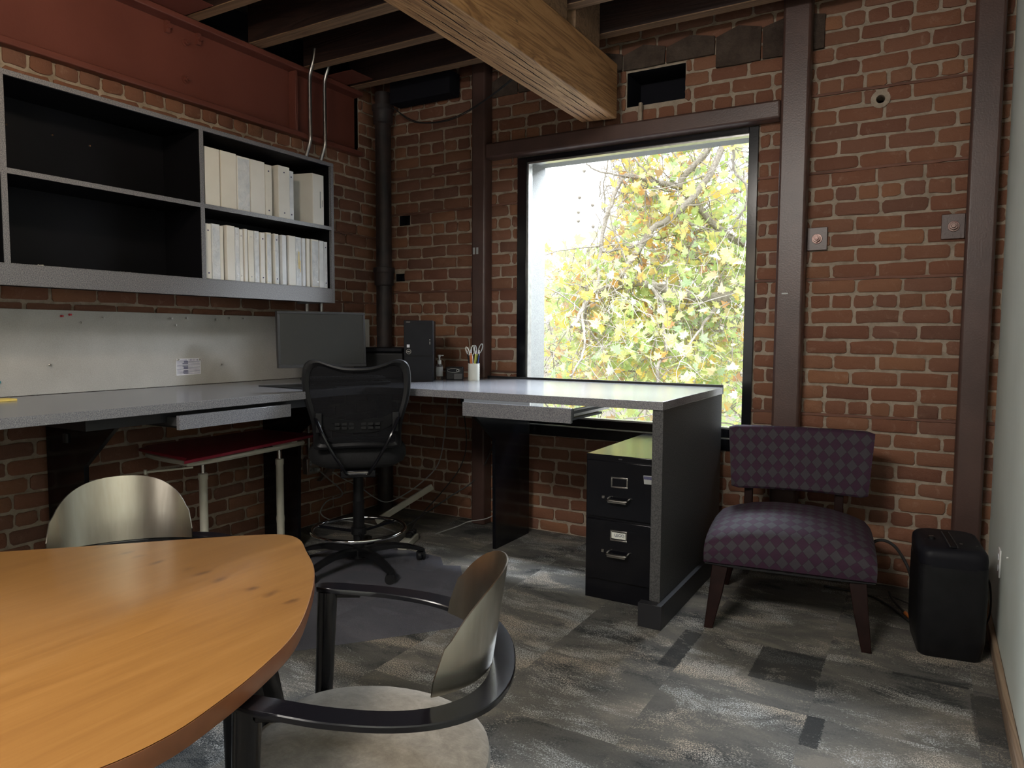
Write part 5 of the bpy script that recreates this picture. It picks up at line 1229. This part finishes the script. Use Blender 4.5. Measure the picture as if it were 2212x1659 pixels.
def twig(p, d, r, L_, depth):
    pts = [p]; n = R.randint(4, 7)
    for i in range(n):
        d = (d+Vector((R.gauss(0, .33), R.gauss(0, .33), R.gauss(-.03, .30)))).normalized(); p = p+d*L_/n; pts.append(p)
        if depth and R.random() < .42: twig(p, (d+Vector((R.gauss(0, .8), R.gauss(0, .8), R.gauss(0, .8)))).normalized(), r*.6, L_*.6, depth-1)
    if not all(inwin(q, -1) and q.y > 2.05 for q in pts): return
    mb.tube(smoothpath(pts, 2), [max(.0014, r*(1-.75*i/(2*n))) for i in range(2*n+1)], 5); tips.extend(pts[2:])
for _ in range(210):
    q, r = R.choice(allp); twig(q, Vector((R.uniform(-1, 1), R.uniform(-.3, .8), R.uniform(-1, 1))).normalized(), max(.0035, min(.009, r*.4)), R.uniform(.5, 1.0), 2)
for _ in range(170):
    q = Vector((R.uniform(-1.2, 2.4), R.uniform(3.4, 5.6), R.uniform(.0, 3.6))); twig(q, Vector((R.uniform(-1, 1), R.uniform(-.5, .5), R.uniform(-1, 1))).normalized(), R.uniform(.006, .014), R.uniform(.7, 1.3), 2)
tag(build('twigs', mb, 'bark', tree), kind='stuff')
LEAF = [(0, -.12), (.10, -.02), (.30, -.16), (.28, -.02), (.50, .10), (.33, .16), (.42, .42), (.20, .36), (.14, .50), (0, .78), (-.14, .50), (-.20, .36), (-.42, .42), (-.33, .16), (-.50, .10), (-.28, -.02), (-.30, -.16), (-.10, -.02)]
def leaf(mb, p, size, RR):
    e = Euler((RR.gauss(.9, .8), RR.gauss(0, .7), RR.uniform(0, 6.28))).to_matrix()
    cur = RR.uniform(-.2, .5); vs = []
    for (x, y) in [(0, .12)]+LEAF:
        z = -cur*(x*x)*1.2+RR.uniform(-.03, .03)+.25*cur*(y-.2)**2
        vs.append(p+e @ (Vector((x, y, z))*size))
    n = len(LEAF); mb.add(vs, [(0, 1+i, 1+(i+1) % n) for i in range(n)])
mbA, mbB = MB(), MB(); RR = random.Random(77)
for q in tips:
    if R.random() > .62 or not inwin(q): continue
    pr_a = .5 if (q.z > 2.2 and q.x < 1.2) else (.30 if q.x < .8 else .14)
    for _ in range(1):
        s = RR.uniform(.065, .15); p = q+Vector((RR.gauss(0, .08), abs(RR.gauss(.25, .2)), RR.gauss(-.04, .06)))
        leaf(mbA if RR.random() < pr_a else mbB, p, s, RR)
tag(build('autumn_leaves', mbA, 'leafaut', tree, smooth=False), kind='stuff')['label'] = 'orange and brown leaves'
tag(build('green_leaves', mbB, 'leaf', tree, smooth=False), kind='stuff')['label'] = 'green and yellow leaves'
for (x, y, z) in [(.39, 2.8, 3.0), (.34, 2.8, 2.73), (.49, 2.8, 2.64), (.33, 2.8, 2.58), (.33, 2.8, 2.49), (.50, 2.8, 2.42), (.81, 2.8, 2.6), (1.1, 2.9, 2.3)]:
    mb = MB(); mb.lathe([(.003, -.019), (.012, -.015), (.019, 0), (.012, .015), (.003, .019)], (x, y, z), 12); mb.tube([(x, y, z+.017), (x+.005, y+.01, z+.10), (x, y+.03, z+.22)], .0016, 5); build('seed_ball', mb, 'bark', tree)
# denser crown of the next tree behind
t2 = thing('background_tree', 'dense pale green tree crown behind the plane tree', 'tree', (-.5, 7.4, -4.0))
mb = MB(); mb.tube([(-.5, 7.4, -4.0), (-.45, 7.4, -1), (-.3, 7.3, 1.2)], [.2, .16, .08], 12); build('trunk', mb, 'bark', t2)
mb = MB(); RR = random.Random(5)
for _ in range(2600):
    y = RR.uniform(5.0, 8.2); k = (y+4.16)/7.16
    x = 3.575+RR.uniform(-4.1, -1.2)*k; z = 1.3+RR.uniform(-1.3, 1.35)*k
    u = 3.575+(x-3.575)/k; zn = 1.3+(z-1.3)/k
    dens = .8 if zn < 1.4 else max(.12, .75-(zn-1.4)*.6)
    if RR.random() > dens or not inwin(Vector((x, y, z))): continue
    leaf(mb, Vector((x, y, z)), RR.uniform(.14, .24), RR)
tag(build('leaves', mb, 'leaffar', t2, smooth=False), kind='stuff')
mb = MB()
tw_save = tips; tips = []
for _ in range(40):
    q = Vector((R.uniform(-2.5, 1.6), R.uniform(5.2, 7.5), R.uniform(-.3, 3.2))); twig(q, Vector((R.uniform(-1, 1), 0, R.uniform(-1, 1))).normalized(), R.uniform(.008, .018), R.uniform(.9, 1.8), 1)
tag(build('twigs', mb, 'bark', t2), kind='stuff')
# the pale building across the street, glimpsed through the leaves
mb = MB(); mb.box(-9, 4, 14, 15, -4, 1.6); o = build('far_building', mb, 'farwall', smooth=False); tag(o, 'pale building wall glimpsed low behind the trees outside', 'building')
